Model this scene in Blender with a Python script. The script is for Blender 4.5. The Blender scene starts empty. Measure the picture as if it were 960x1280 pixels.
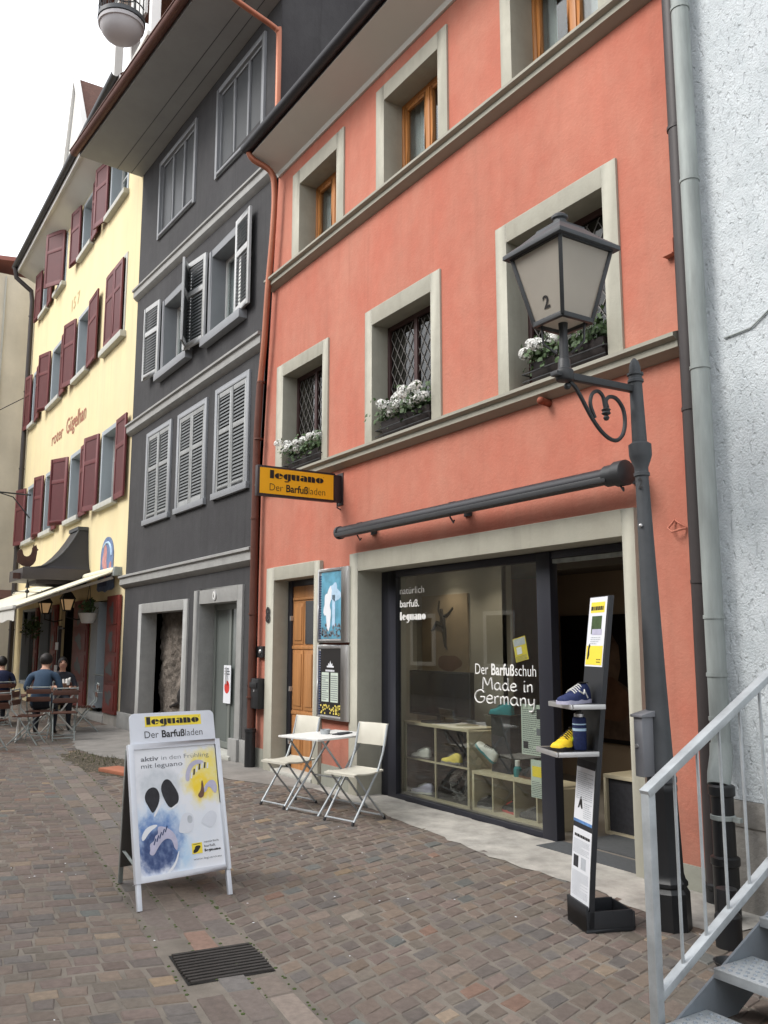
import bpy, bmesh, math, random
from mathutils import Vector, Matrix
random.seed(11)
R = math.radians
S = bpy.context.scene
COL = S.collection

# ------------------------------------------------------------------ camera
cam_d = bpy.data.cameras.new('camera'); cam = bpy.data.objects.new('camera', cam_d); COL.objects.link(cam)
YAW, PITCH = R(32.72), R(8.544)
fh = Vector((-math.cos(YAW), math.sin(YAW), 0)); rt = Vector((math.sin(YAW), math.cos(YAW), 0))
fw = fh*math.cos(PITCH) + Vector((0, 0, math.sin(PITCH))); up = rt.cross(fw)
m = Matrix((rt, up, -fw)).transposed().to_4x4(); m.translation = Vector((0, -4.985, 1.62))
cam.matrix_world = m
cam_d.sensor_fit = 'VERTICAL'; cam_d.sensor_height = 36; cam_d.lens = 36*1085/1280
cam_d.clip_start = 0.05; cam_d.clip_end = 2000
S.camera = cam

# ------------------------------------------------------------------ sky, sun, exposure (overcast noon)
SUN_EL, SUN_AZ = R(43), R(200)          # azimuth clockwise from +y: the sun is behind the photographer
w = bpy.data.worlds.new('World'); S.world = w; w.use_nodes = True
nt = w.node_tree; nt.nodes.clear()
out = nt.nodes.new('ShaderNodeOutputWorld'); bg = nt.nodes.new('ShaderNodeBackground')
sky = nt.nodes.new('ShaderNodeTexSky'); sky.sky_type = 'NISHITA'; sky.sun_disc = False
sky.sun_elevation = SUN_EL; sky.sun_rotation = SUN_AZ; sky.dust_density = 4; sky.air_density = 1.2
mixc = nt.nodes.new('ShaderNodeMix'); mixc.data_type = 'RGBA'; mixc.inputs[0].default_value = .84
mixc.inputs[7].default_value = (10.6, 10.8, 11.1, 1)   # the cloud layer
nt.links.new(sky.outputs[0], mixc.inputs[6]); nt.links.new(mixc.outputs[2], bg.inputs[0])
bg.inputs[1].default_value = .115
nt.links.new(bg.outputs[0], out.inputs[0])
sl = bpy.data.lights.new('sun', 'SUN'); sl.energy = 1.5; sl.angle = R(25); sl.color = (1, .965, .92)
so = bpy.data.objects.new('sun', sl); COL.objects.link(so)
sd = Vector((math.sin(SUN_AZ)*math.cos(SUN_EL), math.cos(SUN_AZ)*math.cos(SUN_EL), math.sin(SUN_EL)))
so.rotation_euler = sd.to_track_quat('Z', 'Y').to_euler(); so.location = sd*60
S.view_settings.view_transform = 'Standard'; S.view_settings.look = 'None'
S.view_settings.gamma = 1; S.view_settings.use_curve_mapping = False
S.view_settings.exposure = 0.80
S.cycles.max_bounces = 8; S.cycles.transparent_max_bounces = 12; S.cycles.caustics_reflective = False; S.cycles.caustics_refractive = False

# ------------------------------------------------------------------ materials
def ramp_mul(n, l, src, lo, hi):
    mr = n.new('ShaderNodeMapRange'); mr.inputs[1].default_value = .25; mr.inputs[2].default_value = .75
    mr.inputs[3].default_value = lo; mr.inputs[4].default_value = hi
    l.new(src, mr.inputs[0]); return mr.outputs[0]

def mat(name, c, rough=.6, metal=0., var=.10, scale=3., bump=0., bscale=60., spec=.4, stain=0., stretch=(1, 1, 1), emit=None, attr=None, bdist=.01, coat=0., pits=0., alt=None, grime=None, streak=0.):
    m = bpy.data.materials.new(name); m.use_nodes = True
    n = m.node_tree.nodes; l = m.node_tree.links
    b = n['Principled BSDF']; b.inputs['Roughness'].default_value = rough; b.inputs['Metallic'].default_value = metal
    b.inputs['Specular IOR Level'].default_value = spec
    if coat: b.inputs['Coat Weight'].default_value = coat
    tc = n.new('ShaderNodeTexCoord'); mp = n.new('ShaderNodeMapping'); mp.inputs['Scale'].default_value = stretch
    l.new(tc.outputs['Object'], mp.inputs[0])
    if attr:
        a = n.new('ShaderNodeAttribute'); a.attribute_name = attr; col = a.outputs[0]
    else:
        a = n.new('ShaderNodeRGB'); a.outputs[0].default_value = (*c, 1); col = a.outputs[0]
    if alt:
        t0 = n.new('ShaderNodeTexNoise'); t0.inputs['Scale'].default_value = alt[3]; t0.inputs['Detail'].default_value = 9; t0.inputs['Roughness'].default_value = .68
        mp0 = n.new('ShaderNodeMapping'); mp0.inputs['Scale'].default_value = (1, 1, .62); l.new(tc.outputs['Object'], mp0.inputs[0]); l.new(mp0.outputs[0], t0.inputs[0])
        mr0 = n.new('ShaderNodeMapRange'); mr0.inputs[1].default_value = .40; mr0.inputs[2].default_value = .66; l.new(t0.outputs[0], mr0.inputs[0])
        mx0 = n.new('ShaderNodeMix'); mx0.data_type = 'RGBA'; l.new(mr0.outputs[0], mx0.inputs[0]); l.new(col, mx0.inputs[6]); mx0.inputs[7].default_value = (*alt[:3], 1); col = mx0.outputs[2]
    if grime:     # splash dirt with a ragged upper edge: grime = (r, g, b, height, amount)
        sx = n.new('ShaderNodeSeparateXYZ'); l.new(tc.outputs['Object'], sx.inputs[0])
        t1 = n.new('ShaderNodeTexNoise'); t1.inputs['Scale'].default_value = 3.2; t1.inputs['Detail'].default_value = 7; t1.inputs['Roughness'].default_value = .7; l.new(tc.outputs['Object'], t1.inputs[0])
        ma1 = n.new('ShaderNodeMath'); ma1.operation = 'MULTIPLY_ADD'; ma1.inputs[1].default_value = -1.5; l.new(t1.outputs[0], ma1.inputs[0]); l.new(sx.outputs[2], ma1.inputs[2])
        mr1 = n.new('ShaderNodeMapRange'); mr1.inputs[1].default_value = grime[3]-1.0; mr1.inputs[2].default_value = grime[3]-.45; mr1.inputs[3].default_value = grime[4]; mr1.inputs[4].default_value = 0; l.new(ma1.outputs[0], mr1.inputs[0])
        mx1 = n.new('ShaderNodeMix'); mx1.data_type = 'RGBA'; l.new(mr1.outputs[0], mx1.inputs[0]); l.new(col, mx1.inputs[6]); mx1.inputs[7].default_value = (*grime[:3], 1); col = mx1.outputs[2]
    if var:
        t = n.new('ShaderNodeTexNoise'); t.inputs['Scale'].default_value = scale; t.inputs['Detail'].default_value = 6; t.inputs['Roughness'].default_value = .62
        l.new(mp.outputs[0], t.inputs[0]); f = ramp_mul(n, l, t.outputs[0], 1-var, 1+var)
        if stain:
            t2 = n.new('ShaderNodeTexNoise'); t2.inputs['Scale'].default_value = .55; t2.inputs['Detail'].default_value = 4
            mp2 = n.new('ShaderNodeMapping'); mp2.inputs['Scale'].default_value = (2.2, 2.2, .5); l.new(tc.outputs['Object'], mp2.inputs[0]); l.new(mp2.outputs[0], t2.inputs[0])
            f2 = ramp_mul(n, l, t2.outputs[0], 1-stain, 1+stain*.6)
            mm = n.new('ShaderNodeMath'); mm.operation = 'MULTIPLY'; l.new(f, mm.inputs[0]); l.new(f2, mm.inputs[1]); f = mm.outputs[0]
        if streak:      # rain runs
            t4 = n.new('ShaderNodeTexNoise'); t4.inputs['Scale'].default_value = 1; t4.inputs['Detail'].default_value = 5; t4.inputs['Roughness'].default_value = .6
            mp4 = n.new('ShaderNodeMapping'); mp4.inputs['Scale'].default_value = (7, 7, .30); l.new(tc.outputs['Object'], mp4.inputs[0]); l.new(mp4.outputs[0], t4.inputs[0])
            mr4 = n.new('ShaderNodeMapRange'); mr4.inputs[1].default_value = .54; mr4.inputs[2].default_value = .74; mr4.inputs[3].default_value = 1; mr4.inputs[4].default_value = 1-streak; l.new(t4.outputs[0], mr4.inputs[0])
            m4 = n.new('ShaderNodeMath'); m4.operation = 'MULTIPLY'; l.new(f, m4.inputs[0]); l.new(mr4.outputs[0], m4.inputs[1]); f = m4.outputs[0]
        vm = n.new('ShaderNodeVectorMath'); vm.operation = 'SCALE'; l.new(col, vm.inputs[0]); l.new(f, vm.inputs[3]); col = vm.outputs[0]
    l.new(col, b.inputs['Base Color'])
    if emit:
        b.inputs['Emission Color'].default_value = (*emit[:3], 1); b.inputs['Emission Strength'].default_value = emit[3]
    if bump:
        t3 = n.new('ShaderNodeTexNoise'); t3.inputs['Scale'].default_value = bscale; t3.inputs['Detail'].default_value = 5; t3.inputs['Roughness'].default_value = .6
        l.new(mp.outputs[0], t3.inputs[0]); bp = n.new('ShaderNodeBump'); bp.inputs['Strength'].default_value = bump; bp.inputs['Distance'].default_value = bdist
        h = t3.outputs[0]
        if pits:
            v = n.new('ShaderNodeTexNoise'); v.inputs['Scale'].default_value = bscale*.5; v.inputs['Detail'].default_value = 3; v.inputs['Distortion'].default_value = .35
            mp3 = n.new('ShaderNodeMapping'); mp3.inputs['Rotation'].default_value = (0, R(35), 0); mp3.inputs['Scale'].default_value = (1, 1, .45)
            l.new(tc.outputs['Object'], mp3.inputs[0]); l.new(mp3.outputs[0], v.inputs[0])
            mr = n.new('ShaderNodeMapRange'); mr.inputs[1].default_value = .30; mr.inputs[2].default_value = .44; mr.inputs[3].default_value = -pits; mr.inputs[4].default_value = 0
            l.new(v.outputs[0], mr.inputs[0]); ad = n.new('ShaderNodeMath'); l.new(h, ad.inputs[0]); l.new(mr.outputs[0], ad.inputs[1]); h = ad.outputs[0]
        l.new(h, bp.inputs['Height']); l.new(bp.outputs[0], b.inputs['Normal'])
    return m

def glass(name, tint=(1, 1, 1), base=.06, dirt=0.):
    m = bpy.data.materials.new(name); m.use_nodes = True
    n = m.node_tree.nodes; l = m.node_tree.links; n.clear()
    o = n.new('ShaderNodeOutputMaterial'); mx = n.new('ShaderNodeMixShader'); tr = n.new('ShaderNodeBsdfTransparent'); gl = n.new('ShaderNodeBsdfGlossy')
    tr.inputs[0].default_value = (*tint, 1); gl.inputs['Roughness'].default_value = .01
    lw = n.new('ShaderNodeLayerWeight'); lw.inputs[0].default_value = .5
    pw = n.new('ShaderNodeMath'); pw.operation = 'POWER'; pw.inputs[1].default_value = 3.6; l.new(lw.outputs['Facing'], pw.inputs[0])
    ma = n.new('ShaderNodeMath'); ma.operation = 'MULTIPLY_ADD'; ma.inputs[1].default_value = 1-base; ma.inputs[2].default_value = base
    l.new(pw.outputs[0], ma.inputs[0]); l.new(ma.outputs[0], mx.inputs[0]); l.new(tr.outputs[0], mx.inputs[1]); l.new(gl.outputs[0], mx.inputs[2])
    l.new(mx.outputs[0], o.inputs[0]); return m

M = {}
M['red'] = mat('red_plaster', (.485, .158, .106), .92, var=.07, scale=7, bump=.4, bscale=34, stain=.10, bdist=.012, alt=(.51, .215, .150, 1.1), grime=(.26, .13, .095, .55, .55), streak=.09)
M['trim'] = mat('trim_paint', (.40, .39, .325), .78, var=.07, scale=6, bump=.2, bscale=40, stain=.08, streak=.12, alt=(.36, .345, .285, 2.2))
M['trim_dark'] = mat('ledge_paint', (.33, .32, .265), .75, var=.08, scale=3, bump=.15, bscale=50)
M['soffit'] = mat('soffit_paint', (.62, .62, .58), .8, var=.04, scale=1)
M['black'] = mat('anthracite_plaster', (.044, .043, .046), .92, var=.10, scale=6, bump=.35, bscale=30, stain=.14, alt=(.058, .058, .060, .8), grime=(.09, .085, .08, .6, .5), streak=.25)
M['grey_stone'] = mat('grey_stone', (.31, .31, .30), .85, var=.14, scale=5, bump=.3, bscale=45)
M['black_soffit'] = mat('grey_boards', (.33, .34, .345), .7, var=.08, scale=2)
M['shutter_grey'] = mat('weathered_grey_shutter', (.30, .31, .31), .7, var=.16, scale=6)
M['shutter_pale'] = mat('pale_grey_shutter', (.47, .48, .48), .65, var=.12, scale=6)
M['louvre_dark'] = mat('dark_louvre', (.12, .13, .135), .7, var=.12, scale=6)
M['grey_frame'] = mat('grey_window_frame', (.24, .25, .265), .6, var=.06)
M['yellow'] = mat('yellow_plaster', (.74, .63, .375), .92, var=.04, scale=1.4, bump=.15, bscale=25, stain=.07, alt=(.70, .60, .38, .8), grime=(.44, .38, .26, .8, .5), streak=.12)
M['maroon'] = mat('maroon_shutter', (.088, .015, .018), .55, var=.12, scale=5)
M['maroon_light'] = mat('maroon_rail', (.125, .027, .030), .55, var=.12, scale=5)
M['bluegrey'] = mat('blue_grey_reveal', (.36, .40, .43), .7, var=.05)
M['sill_stone'] = mat('pale_sill_stone', (.46, .46, .42), .85, var=.1, scale=6)
M['white'] = mat('white_paint', (.72, .72, .70), .5, var=.04)
M['offwhite'] = mat('offwhite_paint', (.62, .61, .57), .6, var=.06)
M['curtain'] = mat('white_curtain', (.72, .72, .70), .95, var=.05, stretch=(9, 1, .4), bump=.3, bscale=4)
M['navy_metal'] = mat('dark_roof_metal', (.019, .019, .024), .45, var=.1, spec=.5)
M['copper'] = mat('copper', (.36, .135, .08), .45, .45, var=.18, scale=5, stretch=(1, 1, .3))
M['copper_old'] = mat('old_copper', (.115, .045, .032), .55, .35, var=.18, scale=5)
M['zinc'] = mat('weathered_zinc', (.30, .33, .32), .68, .2, var=.34, scale=3.2, stretch=(2.2, 2.2, .35), bump=.08, bscale=20)
M['iron'] = mat('painted_iron', (.030, .032, .035), .48, .15, var=.12, scale=9, bump=.1, bscale=90, spec=.5)
M['lamp_grey'] = mat('lamp_paint', (.060, .065, .071), .55, .1, var=.22, scale=5, bump=.06, bscale=70)
M['black_iron'] = mat('black_iron', (.015, .016, .018), .42, .1, var=.15, scale=6, bump=.08, bscale=60, spec=.5)
M['grate_iron'] = mat('worn_grate_iron', (.046, .041, .037), .62, .15, var=.25, scale=14, bump=.2, bscale=60)
M['frost_grey'] = mat('grey_door_glass', (.135, .15, .142), .22, var=.12, scale=1.5, spec=.5)
M['brown_pipe'] = mat('dark_brown_pipe', (.045, .038, .038), .5, .1, var=.15, scale=4)
M['white_plaster'] = mat('rough_white_plaster', (.62, .665, .69), .95, var=.08, scale=12, bump=.75, bscale=72, bdist=.014, pits=.85, stain=.06, alt=(.54, .59, .615, 5))
M['plinth'] = mat('cement_plinth', (.30, .285, .26), .92, var=.22, scale=3.5, bump=.6, bscale=18, bdist=.02)
M['plinth_red'] = mat('plinth_paint', (.27, .275, .235), .9, var=.12, scale=5, bump=.3, bscale=30)
M['oak'] = mat('oiled_oak', (.46, .185, .050), .45, var=.22, scale=2.6, stretch=(7, 7, .6), bump=.08, bscale=12)
M['door_oak'] = mat('honey_wood', (.42, .195, .072), .45, var=.24, scale=2.4, stretch=(8, 8, .5), bump=.08, bscale=12)
M['brown_frame'] = mat('dark_brown_frame', (.052, .022, .020), .5, var=.12)
M['lead'] = mat('lead_came', (.17, .16, .15), .5, .3, var=.05)
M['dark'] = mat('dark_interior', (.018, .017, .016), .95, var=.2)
M['pane'] = glass('window_glass', (.86, .90, .90), .07)
M['pane_dark'] = glass('old_window_glass', (.50, .50, .48), .05)
def frosted(name, c, k):
    m = mat(name, c, .35, var=.10, scale=3); n = m.node_tree.nodes; l = m.node_tree.links
    o = n['Material Output']; b = n['Principled BSDF']; t = n.new('ShaderNodeBsdfTranslucent'); t.inputs[0].default_value = (*c, 1)
    x = n.new('ShaderNodeMixShader'); x.inputs[0].default_value = k; l.new(b.outputs[0], x.inputs[1]); l.new(t.outputs[0], x.inputs[2]); l.new(x.outputs[0], o.inputs[0]); return m
M['lantern_glass'] = frosted('frosted_lantern_glass', (.62, .585, .52), .55)
M['shop_glass'] = glass('shop_glass', (.92, .94, .92), .095)
M['anthracite'] = mat('anthracite_frame', (.020, .021, .030), .42, .1, var=.05, spec=.45)
M['steel'] = mat('galvanised_steel', (.42, .45, .47), .52, .45, var=.22, scale=9, bump=.05, bscale=30)
M['steel_dull'] = mat('dull_steel', (.22, .25, .28), .52, .35, var=.12, scale=6)
M['alu'] = mat('brushed_aluminium', (.60, .60, .60), .35, .7, var=.06)
M['alu_white'] = mat('white_aluminium', (.64, .67, .73), .4, .05, var=.06, scale=7)
M['bag'] = mat('grey_board_side', (.085, .080, .074), .6, var=.1)
M['cream_chair'] = mat('cream_lacquer', (.60, .58, .50), .45, var=.06, scale=8)
M['yellow_sign'] = mat('yellow_sign_face', (.86, .43, .012), .45, var=.02)
M['yellow_print'] = mat('yellow_print', (.83, .66, .06), .6, var=.06)
M['ink'] = mat('black_ink', (.014, .012, .012), .5, var=0)
M['ink_grey'] = mat('grey_ink', (.16, .17, .19), .6, var=.1)
M['sign_box'] = mat('dark_brown_box', (.030, .020, .022), .45, var=.06)
M['paper'] = mat('white_paper', (.74, .76, .80), .55, var=.02)
M['paper_green'] = mat('pale_green_paper', (.56, .64, .56), .6, var=.04)
M['vinyl_white'] = mat('white_vinyl', (.78, .78, .76), .5, var=0)
M['leaf'] = mat('geranium_leaf', (.050, .090, .030), .6, var=.5, scale=14)
M['petal'] = mat('white_petal', (.80, .80, .77), .7, var=.05)
M['soil_box'] = mat('brown_planter', (.020, .014, .013), .6, var=.15)
M['terracotta'] = mat('terracotta', (.40, .15, .085), .8, var=.12, scale=6, bump=.2)
M['awning_cream'] = mat('cream_awning_cloth', (.70, .66, .52), .85, var=.05, scale=2)
M['slat_wood'] = mat('red_brown_slats', (.085, .034, .022), .5, var=.18, scale=8)
M['warm_glass'] = mat('amber_lantern_glass', (.42, .29, .16), .5, var=.08, emit=(1, .62, .30, .12))
M['skin'] = mat('skin', (.48, .27, .19), .6, var=.06)
M['hair'] = mat('dark_hair', (.012, .009, .008), .6, var=.25, scale=30)
M['shirt_teal'] = mat('slate_blue_shirt', (.040, .070, .115), .9, var=.15, scale=10)
M['shirt_navy'] = mat('navy_jacket', (.018, .024, .060), .9, var=.15, scale=10)
M['shirt_dark'] = mat('dark_shirt', (.030, .032, .042), .9, var=.15, scale=10)
M['trousers'] = mat('dark_trousers', (.022, .026, .036), .9, var=.15, scale=10)
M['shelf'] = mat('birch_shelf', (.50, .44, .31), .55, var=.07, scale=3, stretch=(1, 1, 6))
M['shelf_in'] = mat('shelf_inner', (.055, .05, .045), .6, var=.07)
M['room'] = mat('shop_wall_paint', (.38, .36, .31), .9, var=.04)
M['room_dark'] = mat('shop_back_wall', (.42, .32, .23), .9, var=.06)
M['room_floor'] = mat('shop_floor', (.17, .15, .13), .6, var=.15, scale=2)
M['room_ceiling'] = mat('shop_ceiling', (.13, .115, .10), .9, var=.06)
M['mat_grey'] = mat('entrance_mat', (.075, .08, .085), .95, var=.15, scale=30, bump=.3, bscale=120)
M['tv'] = mat('tv_black', (.008, .008, .011), .18, var=0, spec=.5)
M['plastic_dark'] = mat('dark_plastic', (.02, .02, .022), .5, var=.1)
M['spot'] = mat('lit_downlight', (.9, .85, .75), .5, var=0, emit=(1, .86, .66, 9))
M['shingle'] = mat('brown_roof_tiles', (.12, .060, .045), .85, var=.25, scale=9, bump=.5, bscale=30)
M['house_cream'] = mat('cream_house_plaster', (.60, .55, .45), .92, var=.12, scale=.9, bump=.2, bscale=15, stain=.16)
M['roof_edge'] = mat('red_roof_edge', (.30, .12, .10), .7, var=.15)
M['post_grey'] = mat('grey_box_metal', (.21, .215, .235), .45, .2, var=.07)
M['stand_dark'] = mat('dark_stand_board', (.022, .024, .028), .5, var=.06)
M['rubble'] = mat('rubble_wall', (.15, .128, .108), .95, var=.65, scale=5.5, bump=1, bscale=8, bdist=.06)
M['door_grey'] = mat('greygreen_steel_door', (.19, .205, .19), .45, .1, var=.06)
M['blue_poster'] = mat('blue_poster', (.10, .30, .42), .5, var=.55, scale=5)
M['blue_paint'] = mat('blue_watercolour', (.10, .22, .46), .6, var=.6, scale=9)
M['pale_blue'] = mat('pale_blue_watercolour', (.42, .58, .74), .6, var=.25, scale=9)
M['deep_blue'] = mat('deep_blue_paint', (.025, .045, .13), .6, var=.3, scale=14)
M['yellow_paint'] = mat('yellow_watercolour', (.76, .62, .13), .6, var=.22, scale=9)
M['grey_paint'] = mat('grey_watercolour', (.45, .48, .52), .6, var=.22, scale=12)
M['lilac'] = mat('lilac_grey', (.46, .45, .58), .6, var=.15, scale=20)
M['charcoal'] = mat('charcoal_fabric', (.030, .030, .035), .8, var=.3, scale=30)
M['shoe_blue'] = mat('navy_knit', (.012, .022, .085), .75, var=.3, scale=60, bump=.2, bscale=200)
M['shoe_yellow'] = mat('yellow_knit', (.78, .53, .02), .7, var=.15, scale=60, bump=.2, bscale=200)
M['shoe_white'] = mat('white_knit', (.66, .66, .62), .7, var=.1, scale=60)
M['shoe_teal'] = mat('teal_knit', (.02, .20, .22), .7, var=.15, scale=60)
M['shoe_grey'] = mat('grey_knit', (.24, .23, .22), .7, var=.2, scale=60)
M['shoe_black'] = mat('black_knit', (.015, .015, .016), .7, var=.2, scale=60)
M['shoe_pink'] = mat('coral_knit', (.45, .06, .05), .7, var=.2, scale=60)
M['lime'] = mat('lime_print', (.45, .62, .03), .6, var=.1)
M['balcony_grey'] = mat('shaded_balcony_render', (.40, .39, .40), .85, var=.06)
M['louvre_mid'] = mat('grey_louvre_slats', (.155, .165, .17), .7, var=.18, scale=6)
M['slab'] = mat('drain_slabs', (.2, .16, .14), .8, attr='stone', var=.2, scale=14, bump=.4, bscale=45, bdist=.006)
M['weed'] = mat('dry_weeds', (.075, .085, .03), .9, var=.5, scale=20)
M['frost_dark'] = mat('dull_grey_panel', (.050, .054, .058), .5, var=.12, scale=4)
M['door_red'] = mat('carved_red_door', (.15, .022, .016), .55, var=.2, scale=6)
M['vane'] = mat('brown_vane_metal', (.060, .026, .020), .6, .2, var=.25, scale=12)
M['mural_blue'] = mat('mural_blue', (.13, .19, .33), .8, var=.4, scale=6)
M['mural_pink'] = mat('mural_flesh', (.46, .22, .21), .8, var=.35, scale=6)
M['rust'] = mat('rusty_red_metal', (.24, .065, .035), .7, .2, var=.3, scale=12)
M['sticker_red'] = mat('red_sticker', (.62, .045, .035), .5, var=0)
M['faded_red'] = mat('faded_red_lettering', (.36, .15, .10), .9, var=.25, scale=8)
M['faded_ochre'] = mat('faded_ochre_lettering', (.56, .42, .22), .9, var=.25, scale=8)
M['stone'] = mat('porphyry_setts', (.2, .15, .12), .78, attr='stone', var=.22, scale=24, bump=.45, bscale=55, spec=.35, bdist=.006)
M['mortar'] = mat('sanded_joints', (.165, .145, .122), .95, var=.4, scale=3.5, bump=.4, bscale=80)
M['concrete'] = mat('worn_concrete', (.235, .222, .205), .9, var=.32, scale=2.6, bump=.45, bscale=30)
M['apron'] = mat('pale_mortar_apron', (.37, .352, .32), .92, var=.42, scale=4, bump=.6, bscale=26)
M['dirt'] = mat('bare_soil', (.085, .072, .05), .95, var=.45, scale=9, bump=1, bscale=30, bdist=.03)
M['gravel'] = mat('pale_grit', (.19, .16, .12), .95, var=.3, scale=40, bump=.6, bscale=120)
M['moss'] = mat('moss', (.06, .085, .025), .95, var=.4, scale=20)
M['opp_wall'] = mat('opposite_house_plaster', (.27, .255, .23), .92, var=.08, scale=1)
M['stucco_pic'] = mat('sepia_picture', (.15, .10, .075), .5, var=.9, scale=2.2)
M['dance_pic'] = mat('tan_picture', (.30, .235, .16), .5, var=.35, scale=1.6)
M['tone_brown'] = mat('brown_print', (.16, .085, .055), .6, var=.4, scale=4)
M['tone_dark'] = mat('near_black_print', (.012, .010, .010), .5, var=.2)
M['red_pot'] = mat('white_pot', (.62, .60, .55), .6, var=.08)

# ------------------------------------------------------------------ mesh builder
X3, Y3, Z3 = Vector((1, 0, 0)), Vector((0, 1, 0)), Vector((0, 0, 1))
V = Vector
class MB:
    def __init__(s): s.v = []; s.f = []
    def add(s, vs, fs):
        o = len(s.v); s.v += [V(p) for p in vs]; s.f += [tuple(i+o for i in f) for f in fs]; return s
    def box(s, x0, x1, y0, y1, z0, z1):
        x0, x1 = sorted((x0, x1)); y0, y1 = sorted((y0, y1)); z0, z1 = sorted((z0, z1))
        return s.add([(x0,y0,z0),(x1,y0,z0),(x1,y1,z0),(x0,y1,z0),(x0,y0,z1),(x1,y0,z1),(x1,y1,z1),(x0,y1,z1)],
                     [(0,3,2,1),(4,5,6,7),(0,1,5,4),(1,2,6,5),(2,3,7,6),(3,0,4,7)])
    def obox(s, o, U, Vv, W):      # corner + three edge vectors
        o, U, Vv, W = V(o), V(U), V(Vv), V(W)
        vs = [o, o+U, o+U+Vv, o+Vv, o+W, o+U+W, o+U+Vv+W, o+Vv+W]
        fs = [(0,3,2,1),(4,5,6,7),(0,1,5,4),(1,2,6,5),(2,3,7,6),(3,0,4,7)]
        if U.cross(Vv).dot(W) < 0: fs = [f[::-1] for f in fs]
        return s.add(vs, fs)
    def bar(s, a, b, w, h=None, up=Z3):
        a, b = V(a), V(b); h = h or w; d = (b-a).normalized()
        if abs(d.dot(up)) > .98: up = X3
        u = d.cross(up).normalized(); n = u.cross(d).normalized()
        return s.obox(a-u*w/2-n*h/2, b-a, u*w, n*h)
    def tube(s, path, r, n=8, closed=False):
        P = [V(p) for p in path]; k = len(P); rs = r if isinstance(r, (list, tuple)) else [r]*k
        vs = []; prev = None
        for i in range(k):
            if closed: d = (P[(i+1) % k]-P[i-1]).normalized()
            else: d = (P[min(i+1, k-1)]-P[max(i-1, 0)]).normalized()
            ref = prev if prev is not None else (Z3 if abs(d.z) < .9 else X3)
            u = ref - d*ref.dot(d)
            if u.length < 1e-5: u = d.orthogonal()
            u.normalize(); prev = u; v2 = d.cross(u)
            for j in range(n):
                a = 2*math.pi*j/n; vs.append(P[i]+(u*math.cos(a)+v2*math.sin(a))*rs[i])
        fs = []
        for i in range(k if closed else k-1):
            for j in range(n):
                a = i*n+j; b = i*n+(j+1) % n; c = ((i+1) % k)*n
                fs.append((a, b, c+(j+1) % n, c+j))
        if not closed: fs += [tuple(range(n))[::-1], tuple((k-1)*n+j for j in range(n))]
        return s.add(vs, fs)
    def cyl(s, a, b, r0, r1=None, n=16): return s.tube([a, b], [r0, r0 if r1 is None else r1], n)
    def lathe(s, prof, c=(0, 0, 0), n=20, axis=Z3, a0=0., a1=2*math.pi, ref=None):
        c = V(c); axis = V(axis).normalized(); u = V(ref) if ref else (X3 if abs(axis.x) < .9 else Y3); u = (u-axis*u.dot(axis)).normalized(); w2 = axis.cross(u)
        full = abs(a1-a0-2*math.pi) < 1e-6; cols = n if full else n+1; vs = []; fs = []
        for (r, z) in prof:
            for j in range(cols):
                a = a0+(a1-a0)*j/n; vs.append(c+axis*z+(u*math.cos(a)+w2*math.sin(a))*max(r, 1e-4))
        for i in range(len(prof)-1):
            for j in range(n):
                j2 = (j+1) % cols; fs.append((i*cols+j, i*cols+j2, (i+1)*cols+j2, (i+1)*cols+j))
        if full: fs += [tuple(range(cols))[::-1], tuple((len(prof)-1)*cols+j for j in range(cols))]
        return s.add(vs, fs)
    def poly(s, pts): return s.add(pts, [tuple(range(len(pts)))])
    def prism(s, pts, W):           # planar outline swept along W
        P = [V(p) for p in pts]; W = V(W); n = len(P)
        nn = V((0, 0, 0))
        for i in range(n): nn += P[i].cross(P[(i+1) % n])
        if nn.dot(W) > 0: P = P[::-1]
        fs = [tuple(range(n)), tuple(range(2*n-1, n-1, -1))] + [((i+1) % n, i, n+i, n+(i+1) % n) for i in range(n)]
        return s.add(P+[p+W for p in P], fs)
    def sphere(s, c, r, n=12, k=8, sc=(1, 1, 1)):
        c = V(c); pts = [(r*math.sin(math.pi*i/k), -r*math.cos(math.pi*i/k)) for i in range(k+1)]
        t = MB().lathe(pts, (0, 0, 0), n); return s.add([c+V((p.x*sc[0], p.y*sc[1], p.z*sc[2])) for p in t.v], t.f)
    def merge(s, o, mtx=None):
        return s.add([mtx @ p for p in o.v] if mtx else o.v, o.f)

def spline(P, n=5):
    P = [V(p) for p in P]; o = []
    for i in range(len(P)-1):
        p0, p1, p2, p3 = P[max(i-1, 0)], P[i], P[i+1], P[min(i+2, len(P)-1)]
        for q in range(n):
            t = q/n; o.append(.5*((2*p1)+(p2-p0)*t+(2*p0-5*p1+4*p2-p3)*t*t+(3*p1-p0-3*p2+p3)*t**3))
    return o+[P[-1]]

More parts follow.
